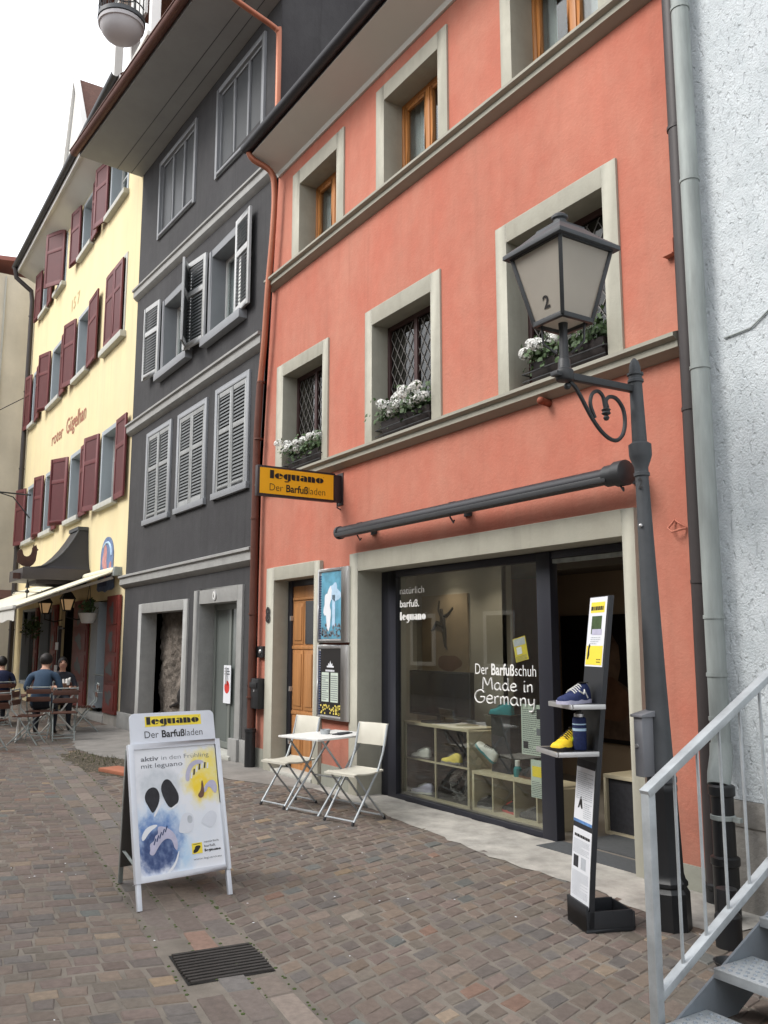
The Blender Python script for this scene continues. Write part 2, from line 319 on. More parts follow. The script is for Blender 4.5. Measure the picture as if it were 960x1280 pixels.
RM = {}
def rootmat(o):
    while o.parent: o = o.parent
    return RM.get(o.name, Matrix())
def meta(o, label=None, cat=None, group=None, kind=None):
    if label: o['label'] = label
    if cat: o['category'] = cat
    if group: o['group'] = group
    if kind: o['kind'] = kind
    return o
def thing(name, label, cat, loc=(0, 0, 0), rotz=0., group=None, rot=None):
    o = bpy.data.objects.new(name, None); COL.objects.link(o); o.empty_display_size = .1
    o.location = loc; o.rotation_euler = rot or (0, 0, rotz)
    RM[o.name] = Matrix.LocRotScale(V(loc), o.rotation_euler.to_quaternion(), None)
    return meta(o, label, cat, group)
def to_mesh(name, mb, mt, bevel=0., angle=35, tf=None):
    me = bpy.data.meshes.new(name)
    vs = [tf @ p for p in mb.v] if tf else mb.v
    me.from_pydata([tuple(p) for p in vs], [], mb.f); me.update()
    if bevel:
        bm = bmesh.new(); bm.from_mesh(me)
        bmesh.ops.remove_doubles(bm, verts=bm.verts, dist=1e-5)
        es = [e for e in bm.edges if len(e.link_faces) == 2 and e.calc_face_angle(0) > R(40)]
        bmesh.ops.bevel(bm, geom=es, offset=bevel, segments=2, profile=.6, affect='EDGES', clamp_overlap=True)
        bm.to_mesh(me); bm.free()
    if angle:
        for p in me.polygons: p.use_smooth = True
        me.set_sharp_from_angle(angle=R(angle))
    for q in (mt if isinstance(mt, (list, tuple)) else [mt]): me.materials.append(M[q] if isinstance(q, str) else q)
    return me
def part(name, mb, mt, parent, bevel=0., angle=35, world=True, label=None, stuff=False):
    tf = rootmat(parent).inverted() if world else None
    o = bpy.data.objects.new(name, to_mesh(name, mb, mt, bevel, angle, tf)); COL.objects.link(o); o.parent = parent
    if label: o['label'] = label
    if stuff: o['kind'] = 'stuff'
    return o
def solo(name, mb, mt, label=None, cat=None, group=None, kind=None, bevel=0., angle=35):
    lo = V((min(p.x for p in mb.v), min(p.y for p in mb.v), min(p.z for p in mb.v))); hi = V((max(p.x for p in mb.v), max(p.y for p in mb.v), max(p.z for p in mb.v)))
    c = V(((lo.x+hi.x)/2, (lo.y+hi.y)/2, lo.z))
    o = bpy.data.objects.new(name, to_mesh(name, mb, mt, bevel, angle, Matrix.Translation(-c))); COL.objects.link(o); o.location = c
    return meta(o, label, cat, group, kind)
def dup(o, loc, rotz=None, label=None, rot=None):
    def rec(src, par):
        c = src.copy(); COL.objects.link(c); c.parent = par
        for ch in list(src.children): rec(ch, c)
        return c
    r = src = rec(o, None); r.location = loc
    if rotz is not None: r.rotation_euler = (0, 0, rotz)
    if rot: r.rotation_euler = rot
    if label: r['label'] = label
    RM[r.name] = Matrix.LocRotScale(V(loc), r.rotation_euler.to_quaternion(), None)
    return r

# ------------------------------------------------------------------ lettering
def glyphs(txt, bold=0., ext=.0):
    cu = bpy.data.curves.new('lettering', 'FONT'); cu.body = txt; cu.size = 1; cu.offset = bold; cu.resolution_u = 3; cu.fill_mode = 'FRONT'
    o = bpy.data.objects.new('lettering', cu); COL.objects.link(o)
    dg = bpy.context.evaluated_depsgraph_get(); me = bpy.data.meshes.new_from_object(o.evaluated_get(dg))
    vs = [v.co.copy() for v in me.vertices]; fs = [tuple(p.vertices) for p in me.polygons]
    bpy.data.objects.remove(o); bpy.data.curves.remove(cu); bpy.data.meshes.remove(me)
    return vs, fs
def text_mb(runs, o, U, W, height, squeeze=.8, align='left', width=None, thick=.0012):
    """runs: [(text, bold)]; the baseline starts at o, U along the line, W up; height = capital height"""
    U, W = V(U).normalized(), V(W).normalized(); N = U.cross(W); mb = MB(); x = 0; allv = []; allf = []
    for t, b in runs:
        vs, fs = glyphs(t, b)
        lead = .28 if t.startswith(' ') else 0
        mn = min(v.x for v in vs); mx = max(v.x for v in vs); off = len(allv)
        for v in vs: allv.append(V((x+lead+v.x-mn, v.y, 0)))
        allf += [tuple(i+off for i in f) for f in fs]; x += lead+(mx-mn)+.08
    sc = height/.73; sx = sc*squeeze
    tw = (x-.08)*sx
    if width: sx *= width/tw; tw = width
    sh = {'left': 0, 'center': -tw/2, 'right': -tw}[align]
    mb.add([V(o)+U*(v.x*sx+sh)+W*(v.y*sc)+N*thick for v in allv], allf)
    return mb
def arc(cx, cy, r, a0, a1, n=10, ry=None): return [(cx+r*math.cos(R(a0+(a1-a0)*i/n)), cy+(ry or r)*math.sin(R(a0+(a1-a0)*i/n))) for i in range(n+1)]
# heavy stencil lettering: every letter is a few fat shapes with a hairline gap
HALF_L = arc(.5, .5, .5, 90, 270); HALF_R = arc(.56, .5, .46, -90, 90)
STENCIL = {
 'l': ([[(0, 0), (.50, 0), (.50, 1.42), (0, 1.42)]], .60),
 'e': ([HALF_L, [(.56, .50), (1.0, .50)] + arc(.56, .5, .46, 10, 90), [(.56, 0)] + arc(.56, .42, .40, -80, -15, 5) + [(.56, .16)]], 1.06),
 'g': ([HALF_L, [(.56, -.28), (.92, -.12), (.92, 1.0), (.56, 1.0)], [(.10, -.42), (.56, -.42), (.80, -.30), (.56, -.26), (.20, -.28)]], 1.00),
 'u': ([[(0, 1), (0, .3), (.10, .08), (.30, 0), (.48, 0), (.48, 1)], [(.55, 0), (.60, 0), (.60, 1), (.55, 1)], [(.66, 0), (1.02, 0), (1.02, 1), (.66, 1)]], 1.10),
 'a': ([arc(.44, .34, .44, 90, 270, ry=.34), [(.50, 0), (.90, 0), (.90, .72), (.78, .94), (.50, 1.0)], [(.08, .84), (.44, .78), (.44, 1.0), (.2, .98)]], .98),
 'n': ([[(0, 0), (.44, 0), (.44, 1), (0, 1)], [(.50, 0), (.96, 0), (.96, .66), (.84, .92), (.62, 1.0), (.50, .98)]], 1.04),
 'o': ([HALF_L, HALF_R], 1.04)}
def stencil_mb(word, o, U, W, width, xh, thick=.0015):
    U, W = V(U).normalized(), V(W).normalized(); N = U.cross(W); mb = MB()
    tot = sum(STENCIL[c][1] for c in word); k = width/tot; x = 0
    for c in word:
        for pl in STENCIL[c][0]: mb.poly([V(o)+U*((x+p[0])*k)+W*(p[1]*xh)+N*thick for p in pl])
        x += STENCIL[c][1]
    # small trade mark dot
    mb.poly([V(o)+U*(width+xh*.05*math.cos(a))+W*(xh*1.1+xh*.07*math.sin(a))+N*thick for a in [i*math.pi/4 for i in range(8)]])
    return mb
HAND = {'M': [[(0, 0), (.08, 1), (.38, .35), (.66, 1), (.78, 0)]], 'a': [[(.42, .5), (.25, .6), (.05, .42), (.05, .12), (.22, 0), (.40, .18), (.42, .55), (.44, .12), (.54, 0)]],
 'd': [[(.42, .48), (.22, .6), (.04, .36), (.08, .08), (.25, 0), (.40, .2), (.44, 1.05), (.43, .15), (.54, 0)]], 'e': [[(.05, .3), (.40, .36), (.36, .56), (.18, .6), (.03, .35), (.10, .04), (.30, 0), (.46, .12)]],
 'i': [[(.08, .58), (.07, .05), (.15, 0)], [(.08, .82), (.10, .86)]], 'n': [[(.04, .58), (.05, 0)], [(.05, .38), (.20, .58), (.34, .5), (.36, 0)]],
 'G': [[(.66, .82), (.45, 1.0), (.14, .85), (.0, .45), (.15, .06), (.45, 0), (.66, .2), (.68, .45), (.40, .45)]], 'r': [[(.05, .58), (.06, 0)], [(.06, .36), (.18, .56), (.32, .56)]],
 'm': [[(.04, .58), (.05, 0)], [(.05, .38), (.16, .58), (.27, .5), (.28, 0)], [(.28, .4), (.40, .58), (.52, .5), (.54, 0)]], 'y': [[(.04, .58), (.08, .2), (.22, .12), (.38, .3)], [(.40, .6), (.38, 0), (.28, -.32), (.08, -.34)]]}
HADV = {'M': .92, 'a': .62, 'd': .62, 'e': .54, 'i': .26, 'n': .50, 'G': .82, 'r': .40, 'm': .68, 'y': .5, ' ': .42}
def hand_mb(word, o, U, W, width, cap, r):
    U, W = V(U).normalized(), V(W).normalized(); tot = sum(HADV[c] for c in word); k = width/tot; x = 0; mb = MB()
    for c in word:
        for st in HAND.get(c, []):
            pts = [V(o)+U*((x+p[0])*k)+W*(p[1]*cap) for p in st]
            fine = []
            for i in range(len(pts)-1):
                p0, p1, p2, p3 = pts[max(i-1, 0)], pts[i], pts[i+1], pts[min(i+2, len(pts)-1)]
                for q in range(4):
                    t = q/4; fine.append(.5*((2*p1)+(p2-p0)*t+(2*p0-5*p1+4*p2-p3)*t*t+(3*p1-p0-3*p2+p3)*t**3))
            fine.append(pts[-1]); mb.tube(fine, r, 6)
        x += HADV[c]
    return mb
def lines_mb(o, U, W, w, h, n, fill=.55, gaps=0., seed=1):
    """printed text too small to read: rows of short dashes"""
    rr = random.Random(seed); U, W = V(U).normalized(), V(W).normalized(); N = U.cross(W); mb = MB(); ph = h/n
    for i in range(n):
        y = h-(i+1)*ph; x = 0; end = w*(rr.uniform(.55, 1) if rr.random() < .3 else 1)
        while x < end:
            ww = min(rr.uniform(.03, .12)*w+.004, end-x); a = V(o)+U*x+W*y+N*.001
            mb.poly([a, a+U*ww, a+U*ww+W*ph*fill, a+W*ph*fill]); x += ww+w*.02
    return mb
def rect_mb(o, U, W, w, h, lift=.001):
    U, W = V(U).normalized(), V(W).normalized(); N = U.cross(W); o = V(o)+N*lift
    return MB().poly([o, o+U*w, o+U*w+W*h, o+W*h])
def blob_mb(c, U, W, rx, ry, lift=.001, n=22, wob=.12, seed=1, rot=0.):
    rr = random.Random(seed); U, W = V(U).normalized(), V(W).normalized(); N = U.cross(W); ph = [rr.uniform(0, 6) for _ in range(4)]; P = []
    for i in range(n):
        a = 2*math.pi*i/n; k = 1+wob*(math.sin(2*a+ph[0])*.5+math.sin(3*a+ph[1])*.5+math.sin(5*a+ph[2])*.4)
        x, y = rx*k*math.cos(a), ry*k*math.sin(a); x, y = x*math.cos(rot)-y*math.sin(rot), x*math.sin(rot)+y*math.cos(rot)
        P.append(V(c)+U*x+W*y+N*lift)
    return MB().poly(P)
def shape_mb(o, U, W, pts, sx, sy, lift=.001):
    U, W = V(U).normalized(), V(W).normalized(); N = U.cross(W)
    return MB().poly([V(o)+U*(p[0]*sx)+W*(p[1]*sy)+N*lift for p in pts])

# ================================================================== the setting
g = MB().box(-160, 160, -160, 160, -1.0, -.0045)
solo('ground', g, 'mortar', kind='structure', angle=0)
def inside(p, poly):
    x, y = p; r = False; n = len(poly)
    for i in range(n):
        x0, y0 = poly[i]; x1, y1 = poly[(i+1) % n]
        if (y0 > y) != (y1 > y) and x < (x1-x0)*(y-y0)/(y1-y0)+x0: r = not r
    return r
def rough_outline(pts, step=.12, amp=.03, seed=3):
    rr = random.Random(seed); o = []
    for i in range(len(pts)):
        a, b = V((*pts[i], 0)), V((*pts[(i+1) % len(pts)], 0)); n = max(1, int((b-a).length/step))
        for k in range(n):
            p = a.lerp(b, k/n); o.append((p.x+rr.uniform(-amp, amp), p.y+rr.uniform(-amp, amp)))
    return o
def sheet(pts, z): return MB().poly([(p[0], p[1], z) for p in pts])
APRON = rough_outline([(-9.4, -.16), (-8.3, -.24), (-7.14, -.34), (-6.04, -.47), (-5.15, -.56), (-4.6, -.52), (-3.6, -.66), (-3.3, -.62), (-3.3, .24), (-9.4, .24)], amp=.025)
CONC = rough_outline([(-17.9, .1), (-17.6, -.9), (-16.4, -1.25), (-15.3, -1.30), (-14.2, -1.55), (-13.2, -1.50), (-12.7, -1.35), (-12.2, -1.1), (-11.6, -.95), (-10.9, -.85), (-10.1, -.75), (-9.4, -.5), (-8.9, -.24), (-8.9, .1)], amp=.03, seed=5)
DIRT = rough_outline([(-13.9, -1.62), (-13.2, -1.46), (-12.7, -1.3), (-12.0, -1.02), (-11.3, -.9), (-10.7, -.95), (-10.5, -1.3), (-10.7, -1.72), (-11.5, -1.98), (-12.6, -1.98), (-13.6, -1.86)], amp=.06, seed=8)
BLOCK = [[(-9.5, .3), (-9.5, -.14), (-8.3, -.21), (-7.14, -.31), (-6.04, -.44), (-5.15, -.53), (-4.6, -.49), (-3.6, -.63), (-3.2, -.6), (-3.2, .3)], CONC, DIRT]
solo('path', sheet(CONC, .002), 'concrete', kind='structure', angle=0)['label'] = 'worn grey concrete strip along the dark house'
solo('pavement', sheet(APRON, .0015), 'apron', kind='structure', angle=0)['label'] = 'pale mortar strip below the shop window'
solo('dirt_patch', sheet(DIRT, -.001), 'dirt', 'patch of bare soil where setts are missing beside the kerb slabs', 'soil patch', kind='structure', angle=0)

# porphyry setts: every stone is its own little block in one pavement sheet
PAL = [(0.152, 0.122, 0.101), (0.165, 0.129, 0.107), (0.140, 0.113, 0.098), (0.181, 0.145, 0.121), (0.132, 0.112, 0.100), (0.149, 0.127, 0.105), (0.128, 0.115, 0.106), (0.171, 0.133, 0.104), (0.159, 0.123, 0.107), (0.137, 0.107, 0.091)]
ODD = [(0.226, 0.168, 0.112), (0.122, 0.124, 0.116), (0.250, 0.195, 0.144), (0.128, 0.134, 0.124), (0.189, 0.120, 0.091), (0.213, 0.185, 0.154)]
SV, SF, SC = [], [], []
def sett(c, ux, uy, lx, ly, rr, colr, gap=.015, h=0.):
    b = len(SV); ins = .006
    cs = [(-1, -1), (1, -1), (1, 1), (-1, 1)]; z = h+rr.uniform(-.002, .002); tx, ty = rr.uniform(-.006, .006), rr.uniform(-.006, .006)
    out = []
    for sx, sy in cs:
        jx, jy = rr.uniform(-.010, .010), rr.uniform(-.010, .010)
        out.append((sx*(lx/2-gap/2)+jx, sy*(ly/2-gap/2)+jy))
    for k, (x, y) in enumerate(out): SV.append((c[0]+ux[0]*x+uy[0]*y, c[1]+ux[1]*x+uy[1]*y, -.03))
    for k, (x, y) in enumerate(out): SV.append((c[0]+ux[0]*x+uy[0]*y, c[1]+ux[1]*x+uy[1]*y, z-.0055))
    for k, (x, y) in enumerate(out):
        x2, y2 = x-cs[k][0]*ins, y-cs[k][1]*ins
        SV.append((c[0]+ux[0]*x2+uy[0]*y2, c[1]+ux[1]*x2+uy[1]*y2, z+tx*x2*3+ty*y2*3))
    fs = [(b+8, b+9, b+10, b+11)] + [(b+4+i, b+4+(i+1) % 4, b+8+(i+1) % 4, b+8+i) for i in range(4)] + [(b+i, b+(i+1) % 4, b+4+(i+1) % 4, b+4+i) for i in range(4)]
    SF.extend(fs); SC.extend([colr]*12)
G0 = V((-3.65, -3.235)); GD = V((-9.5, 1.17)).normalized(); GN = V((-GD.y, GD.x)); GN = GN if GN.y > 0 else -GN
STRIP = .23
def along(x): return G0.y+(x-G0.x)*GD.y/GD.x           # y of the slab strip's axis
rr = random.Random(5)
def colour(odd=.05):
    c = rr.choice(ODD) if rr.random() < odd else rr.choice(PAL); k = rr.uniform(.86, 1.12)
    return (c[0]*k, c[1]*k, c[2]*k, 1)
def rows(side):
    x = 3.4
    while x > -31:
        pitch = rr.uniform(.105, .145)*(1.15 if x < -14 else 1.)
        y = 0.; s = 0.
        lim = 3.6 if side > 0 else 6.0
        while s < lim:
            ln = rr.uniform(.105, .175)*(1.2 if x < -14 else 1.)
            t = s+ln/2; sl = (-.36 if side > 0 else -.33); wob = .05*math.sin(t*2.1+x*.35)
            cx = x+sl*t*(1-.10*t)+wob+(.045 if side > 0 else .02)*math.sin(x*1.3)
            base = along(cx)+side*(STRIP+.02)
            cy = base+side*t
            dx = sl*(1-.2*t)
            ux = V((1, GD.y/GD.x)).normalized(); uy = V((dx*side, 1)).normalized()
            s += ln
            if cy > .05 or any(inside((cx, cy), q) for q in BLOCK): continue
            sett((cx, cy), ux, uy, pitch, ln, rr, colour())
        x -= pitch
rows(1); rows(-1)
# the three courses of long slabs along the drain line
for cno, off in enumerate((-.147, .005, .155)):
    s = -5.
    while s < 27:
        ln = rr.uniform(.20, .46); c = G0+GD*(s+ln/2)+GN*off
        s += ln
        if abs((c-V((-4.43, -3.13))).dot(GD)) < .27 and abs(off) < .2: continue
        if inside(c, DIRT): continue
        q = colour(.03); kk = 1.20 if cno else 1.08; sett(c, GD, GN, ln, .150, rr, (q[0]*kk*.97, q[1]*kk, q[2]*kk*1.02, 1), gap=.016, h=-.001)
me = bpy.data.meshes.new('setts'); me.from_pydata(SV, [], SF); me.update()
at = me.color_attributes.new('stone', 'FLOAT_COLOR', 'POINT'); at.data.foreach_set('color', [q for c in SC for q in c])
me.materials.append(M['stone']); st = bpy.data.objects.new('street', me); COL.objects.link(st); st['kind'] = 'structure'; st['label'] = 'brown porphyry setts laid in curved rows'
# moss along the drain line and grit by the soil patch
mo = MB()
for k in range(900):
    s = rr.uniform(-4, 14); sd_ = rr.choice((-.238, .238, .238, -.07, .08)); c = G0+GD*s+GN*(sd_+rr.uniform(-.008, .008))
    if rr.random() < .5 and s > 4: continue
    r0 = rr.uniform(.005, .013); mo.lathe([(r0, -.006), (r0*.8, -.001), (r0*.3, .001)], (c.x, c.y, 0), 5)
solo('moss', mo, 'moss', 'green moss in the joints of the drain slabs', 'moss', kind='stuff')
gr = MB()
for k in range(2200):
    p = (rr.uniform(-13.9, -10.4), rr.uniform(-2.0, -.9))
    if not inside(p, DIRT): continue
    r0 = rr.uniform(.004, .014)*(1 if rr.random() < .95 else 2.2); gr.sphere((p[0], p[1], -.006+r0*.3), r0, 5, 3, (1, rr.uniform(.6, 1), .6))
solo('rubble', gr, 'gravel', 'pale grit and small stones strewn over the bare soil', 'grit', kind='stuff')
wd = MB()
for k in range(520):
    p = (rr.uniform(-13.8, -10.6), rr.gauss(-1.5, .22))
    if not inside(p, DIRT) or math.sin(p[0]*2.3)+math.sin(p[1]*7) < .2: continue
    a = rr.uniform(0, 6.28); h = rr.uniform(.02, .075); q = .006; d = V((math.cos(a), math.sin(a), 0)); t = V((p[0], p[1], -.01))
    wd.poly([t-d*q, t+d*q, t+V((d.y*h*.5, -d.x*h*.5, h))])
solo('weeds', wd, 'weed', 'sparse dry weeds growing on the bare soil patch', 'weeds', kind='stuff', angle=0)
lt = MB()
for k in range(70):
    p = (rr.uniform(-9, -2.8), rr.uniform(-4.4, -.6)); a = rr.uniform(0, 6); r0 = rr.uniform(.004, .010)
    lt.poly([(p[0]+r0*math.cos(a+b), p[1]+r0*rr.uniform(.5, 1)*math.sin(a+b), .004) for b in (0, 1.3, 2.6, 4, 5)])
solo('litter', lt, 'paper', 'tiny pale scraps scattered over the setts', 'litter', kind='stuff', angle=0)
til = MB().obox((-11.55, -1.88, .0), (.62, .16, 0), (-.06, .27, 0), (0, 0, .045))
solo('tile', til, 'terracotta', 'flat terracotta tile lying on the bare soil behind the sandwich board', 'tile', bevel=.006)

# drain grate in the slab line
gt = thing('drain_grate', 'rusty iron drain grate sunk in the slab line', 'grate', (-4.43, -3.13, 0))
gm = MB()
def gp(a, b, z): c = V((-4.43, -3.13))+GD*a+GN*b; return V((c.x, c.y, z))
gm = MB()
for i in range(11):
    a = -.20+.04*i; bow = .018
    q0 = .205+.012*math.sin((i+.5)/11*math.pi)
    gm.tube([gp(a+bow*(1-(q/.215)**2)-bow*.5, q, .006-.006*(1-(q/.215)**2)) for q in (-q0, -.11, 0, .11, q0)], .0095, 6)
part('bars', gm, 'grate_iron', gt)
part('sump', MB().poly([gp(-.22, -.22, -.001), gp(.22, -.22, -.001), gp(.22, .22, -.001), gp(-.22, .22, -.001)]), 'dark', gt)

# ================================================================== house helpers
def tilt_edge(mb, xe, dx, za, zb):
    """old party wall that leans: vertices on the edge x=xe drift sideways with height"""
    for p in mb.v:
        if abs(p.x-xe) < .02: p.x += dx*min(max((p.z-za)/(zb-za), 0), 1)
    return mb
def shell(mb, x0, x1, z1, holes, depth=8., y=0., z0=0., ridge=0.):
    """front wall with real openings and the rest of the body behind it"""
    xs = sorted({x0, x1, *[h[0] for h in holes], *[h[1] for h in holes]}); zs = sorted({z0, z1, *[h[2] for h in holes], *[h[3] for h in holes]})
    xs = [q for q in xs if x0 <= q <= x1]; zs = [q for q in zs if z0 <= q <= z1]
    for i in range(len(xs)-1):
        for k in range(len(zs)-1):
            cx, cz = (xs[i]+xs[i+1])/2, (zs[k]+zs[k+1])/2
            if any(h[0] < cx < h[1] and h[2] < cz < h[3] for h in holes): continue
            mb.poly([(xs[i], y, zs[k]), (xs[i+1], y, zs[k]), (xs[i+1], y, zs[k+1]), (xs[i], y, zs[k+1])])
    for h in holes:
        a, b, c, d = h[:4]; e = y+.10
        mb.poly([(a, y, c), (a, y, d), (a, e, d), (a, e, c)]); mb.poly([(b, y, d), (b, y, c), (b, e, c), (b, e, d)])
        mb.poly([(a, y, d), (b, y, d), (b, e, d), (a, e, d)])
        mb.poly([(b, y, c), (a, y, c), (a, e, c), (b, e, c)])
    Y = y+depth
    mb.poly([(x0, y, z0), (x0, y, z1), (x0, Y, z1), (x0, Y, z0)]); mb.poly([(x1, y, z1), (x1, y, z0), (x1, Y, z0), (x1, Y, z1)])
    mb.poly([(x0, Y, z0), (x0, Y, z1), (x1, Y, z1), (x1, Y, z0)])
    if ridge:
        ym = y+depth/2
        mb.poly([(x0, y, z1), (x0, ym, z1+ridge), (x0, Y, z1)]); mb.poly([(x1, Y, z1), (x1, ym, z1+ridge), (x1, y, z1)])
    mb.poly([(x0, y, z1), (x0, Y, z1), (x1, Y, z1), (x1, y, z1)])
    return mb
def surround(x0, x1, z0, z1, ix0, ix1, iz0, iz1, y0, y1, sill=False):
    """stone frame round an opening, reaching back to the window"""
    m_ = MB().box(x0, ix0, y0, y1, z0, z1).box(ix1, x1, y0, y1, z0, z1).box(ix0, ix1, y0, y1, iz1, z1)
    if sill: m_.box(ix0, ix1, y0, y1, z0, iz0)
    return m_
def shear_tf(k, x0):
    return Matrix(((1, 0, 0, 0), (0, 1, 0, 0), (k, 0, 1, -k*x0), (0, 0, 0, 1)))
def sheared(mb, k, x0):
    t = shear_tf(k, x0); mb.v = [t @ p for p in mb.v]; return mb
def casement(mbf, x0, x1, z0, z1, y, fw_=.05, d=.05):
    mbf.box(x0, x0+fw_, y, y+d, z0, z1).box(x1-fw_, x1, y, y+d, z0, z1).box(x0+fw_, x1-fw_, y, y+d, z0, z0+fw_).box(x0+fw_, x1-fw_, y, y+d, z1-fw_, z1)
    return mbf
def louvre(o, U, N, w, h, mids=(.62,), st=.055, th=.035, slats=20):
    """a shutter: stiles, rails and tilted slats; o = lower corner, U across, N outward.  returns frame and slat meshes"""
    o, U, N = V(o), V(U).normalized(), V(N).normalized(); f = MB(); s_ = MB()
    W = Z3*h
    f.obox(o, U*st, N*th, W).obox(o+U*(w-st), U*st, N*th, W)
    zs = [0.]+[q*h for q in mids]+[h]
    rails = [(0, st*1.3)]+[(q*h-st*.6, st*1.2) for q in mids]+[(h-st*1.2, st*1.2)]
    for z, hh in rails: f.obox(o+U*st+Z3*z, U*(w-2*st), N*th, Z3*hh)
    for i in range(slats):
        z = st+(h-2*st)*(i+.5)/slats
        if any(z > a-.004 and z < a+b+.004 for a, b in rails): continue
        ph = (h-2*st)/slats
        s_.obox(o+U*st+Z3*(z-ph*.45)+N*th*.85, U*(w-2*st), (-N*th*.7+Z3*ph*.85), (N*.25+Z3*.9).normalized()*.007)
    return f, s_

# ================================================================== the orange-red house with the shop
red = thing('house', 'orange-red plastered house with grey stone trim and the shoe shop on its ground floor', 'house', (-7.3, 0, 0))
W1 = [(-10.44, -9.0, -10.24, -9.14, 5.17, 5.34, .19), (-8.13, -6.69, -7.98, -6.85, 5.17, 5.36, .19), (-5.82, -4.36, -5.67, -4.51, 5.22, 5.40, .22)]
W2 = [(-10.05, -8.65, -9.84, -8.83, 7.76, 7.97, .23), (-7.90, -6.53, -7.73, -6.69, 7.80, 7.99, .23), (-5.69, -4.32, -5.54, -4.47, 7.82, 8.01, .25)]
L1, L2 = 3.80, 6.64
holes = [(a[2]-.05, a[3]+.05, L1-.02, a[4]+.05) for a in W1]+[(a[2]-.05, a[3]+.05, L2-.02, a[4]+.05) for a in W2]
SHOP = (-8.22, -4.42, 0, 2.40); DOOR = (-10.35, -9.24, 0, 2.42)
holes += [(SHOP[0]-.05, SHOP[1]+.05, -.05, SHOP[3]+.05), (DOOR[0]-.05, DOOR[1]+.05, -.05, DOOR[3]+.05)]
part('wall', tilt_edge(shell(MB(), -10.93, -3.76, 8.34, holes, 7., z0=-.1), -10.93, .40, 3.6, 8.3), 'red', red, angle=0)
part('roof', MB().prism([(-10.50, -.50, 8.48), (-10.50, 3.5, 11.0), (-10.50, 7.3, 8.3), (-10.50, 7.3, 8.2), (-10.50, 3.5, 10.86), (-10.50, -.48, 8.40)], (6.75, 0, 0)), 'shingle', red, angle=0)
for a, b, c in ((-10.92, -10.58, .24), (-9.08, -8.40, .24), (-4.29, -3.77, .16)): part('plinth', MB().box(a, b, -.014, .0, 0, c), 'plinth_red', red)
def ledge(x0, x1, zt, k=1.):
    pr = [(0, zt+.05), (-.145*k, zt), (-.145*k, zt-.028), (-.118*k, zt-.045), (-.100*k, zt-.048), (-.100*k, zt-.098), (-.075*k, zt-.105), (-.03*k, zt-.135), (0, zt-.14)]
    return MB().prism([(x0, a, b) for a, b in pr], (x1-x0, 0, 0))
part('ledge', ledge(-10.86, -3.80, L1-.03), 'trim_dark', red, angle=25)
part('ledge', ledge(-10.66, -3.80, L2+.005), 'trim_dark', red, angle=25)
part('eaves', MB().prism([(-10.52, .0, 8.17), (-10.52, -.03, 8.17), (-10.52, -.05, 8.22), (-10.52, -.46, 8.36), (-10.52, -.46, 8.46), (-10.52, 0, 8.46)], (6.76, 0, 0)), 'soffit', red, angle=20)
gu = MB()
prof = [(-.45-.075+.075*math.cos(R(a)), 8.46+.075*math.sin(R(a))) for a in range(180, 361, 20)]
inn = [(-.45-.075+.066*math.cos(R(a)), 8.462+.066*math.sin(R(a))) for a in range(360, 179, -20)]
gu.prism([(-10.54, a, b) for a, b in prof+inn], (6.8, 0, 0))
gu.box(-10.53, -3.76, -.468, -.461, 8.37, 8.54)
part('gutter', gu, 'navy_metal', red, angle=40)
for (x0, x1, i0, i1, iz, z1, d) in W1:
    s_ = part('window', casement(MB(), i0, i1, L1, iz, d, .055, .05).box((i0+i1)/2-.03, (i0+i1)/2+.03, d-.006, d+.05, L1+.055, iz-.055), 'brown_frame', red, .004)
    part('surround', surround(x0, x1, L1-.04, z1, i0, i1, 0, iz, -.022, d+.06), 'trim', s_, .004)
    part('pane', MB().box(i0+.05, i1-.05, d+.022, d+.026, L1+.05, iz-.05), 'pane_dark', s_)
    ld = MB(); n = 6
    for sgn in (1, -1):
        xw, zh = i1-i0-.12, iz-L1-.12; xa, za = i0+.06, L1+.06
        stp = .125
        k = -int(zh/stp*1.0)-14
        while k < 40:
            pts = []
            c = k*stp*1.55
            for q in range(41):
                x = xa+xw*q/40; z = za+(sgn*1.55*(x-xa))+c
                if za <= z <= za+zh: pts.append((x, d+.016, z))
            if len(pts) > 1: ld.bar(pts[0], pts[-1], .007, .006, up=Y3)
            k += 1
    part('leading', ld, 'lead', s_)
    part('dark_backing', MB().box(i0+.03, i1-.03, d+.10, d+.12, L1, iz), 'dark', s_)  # dark sheet stands in for the unlit room behind the pane
for n_, (x0, x1, i0, i1, iz, z1, d) in enumerate(W2):
    s_ = part('window', casement(MB(), i0, i1, L2, iz, d, .06, .06).box((i0+i1)/2-.035, (i0+i1)/2+.035, d-.008, d+.06, L2+.06, iz-.06), 'oak', red, .004)
    part('surround', surround(x0, x1, L2-.04, z1, i0, i1, 0, iz, -.022, d+.07), 'trim', s_, .004)
    xm = (i0+i1)/2
    for a, b in ((i0+.06, xm-.035), (xm+.035, i1-.06)): part('sash', casement(MB(), a, b, L2+.06, iz-.06, d+.004, .045, .04), 'oak', s_, .003)
    part('pane', MB().box(i0+.06, i1-.06, d+.030, d+.034, L2+.06, iz-.06), 'pane', s_)
    cu = MB()
    for q in range(20):
        xa = i0+(i1-i0)*q/20
        if n_ == 0 and q > 12: continue
        if n_ == 1 and 5 < q < 12: continue
        if n_ == 2 and 3 < q < 9: continue
        cu.obox((xa, d+.12+.02*(q % 2), L2), ((i1-i0)/20, .02*(1-2*(q % 2)), 0), (0, .004, 0), (0, 0, iz-L2))
    part('curtain', cu, 'curtain', s_)
    part('dark_backing', MB().box(i0-.05, i1+.05, d+.6, d+.62, L2, iz), 'dark', s_)  # near-black sheet in place of the room's own darkness
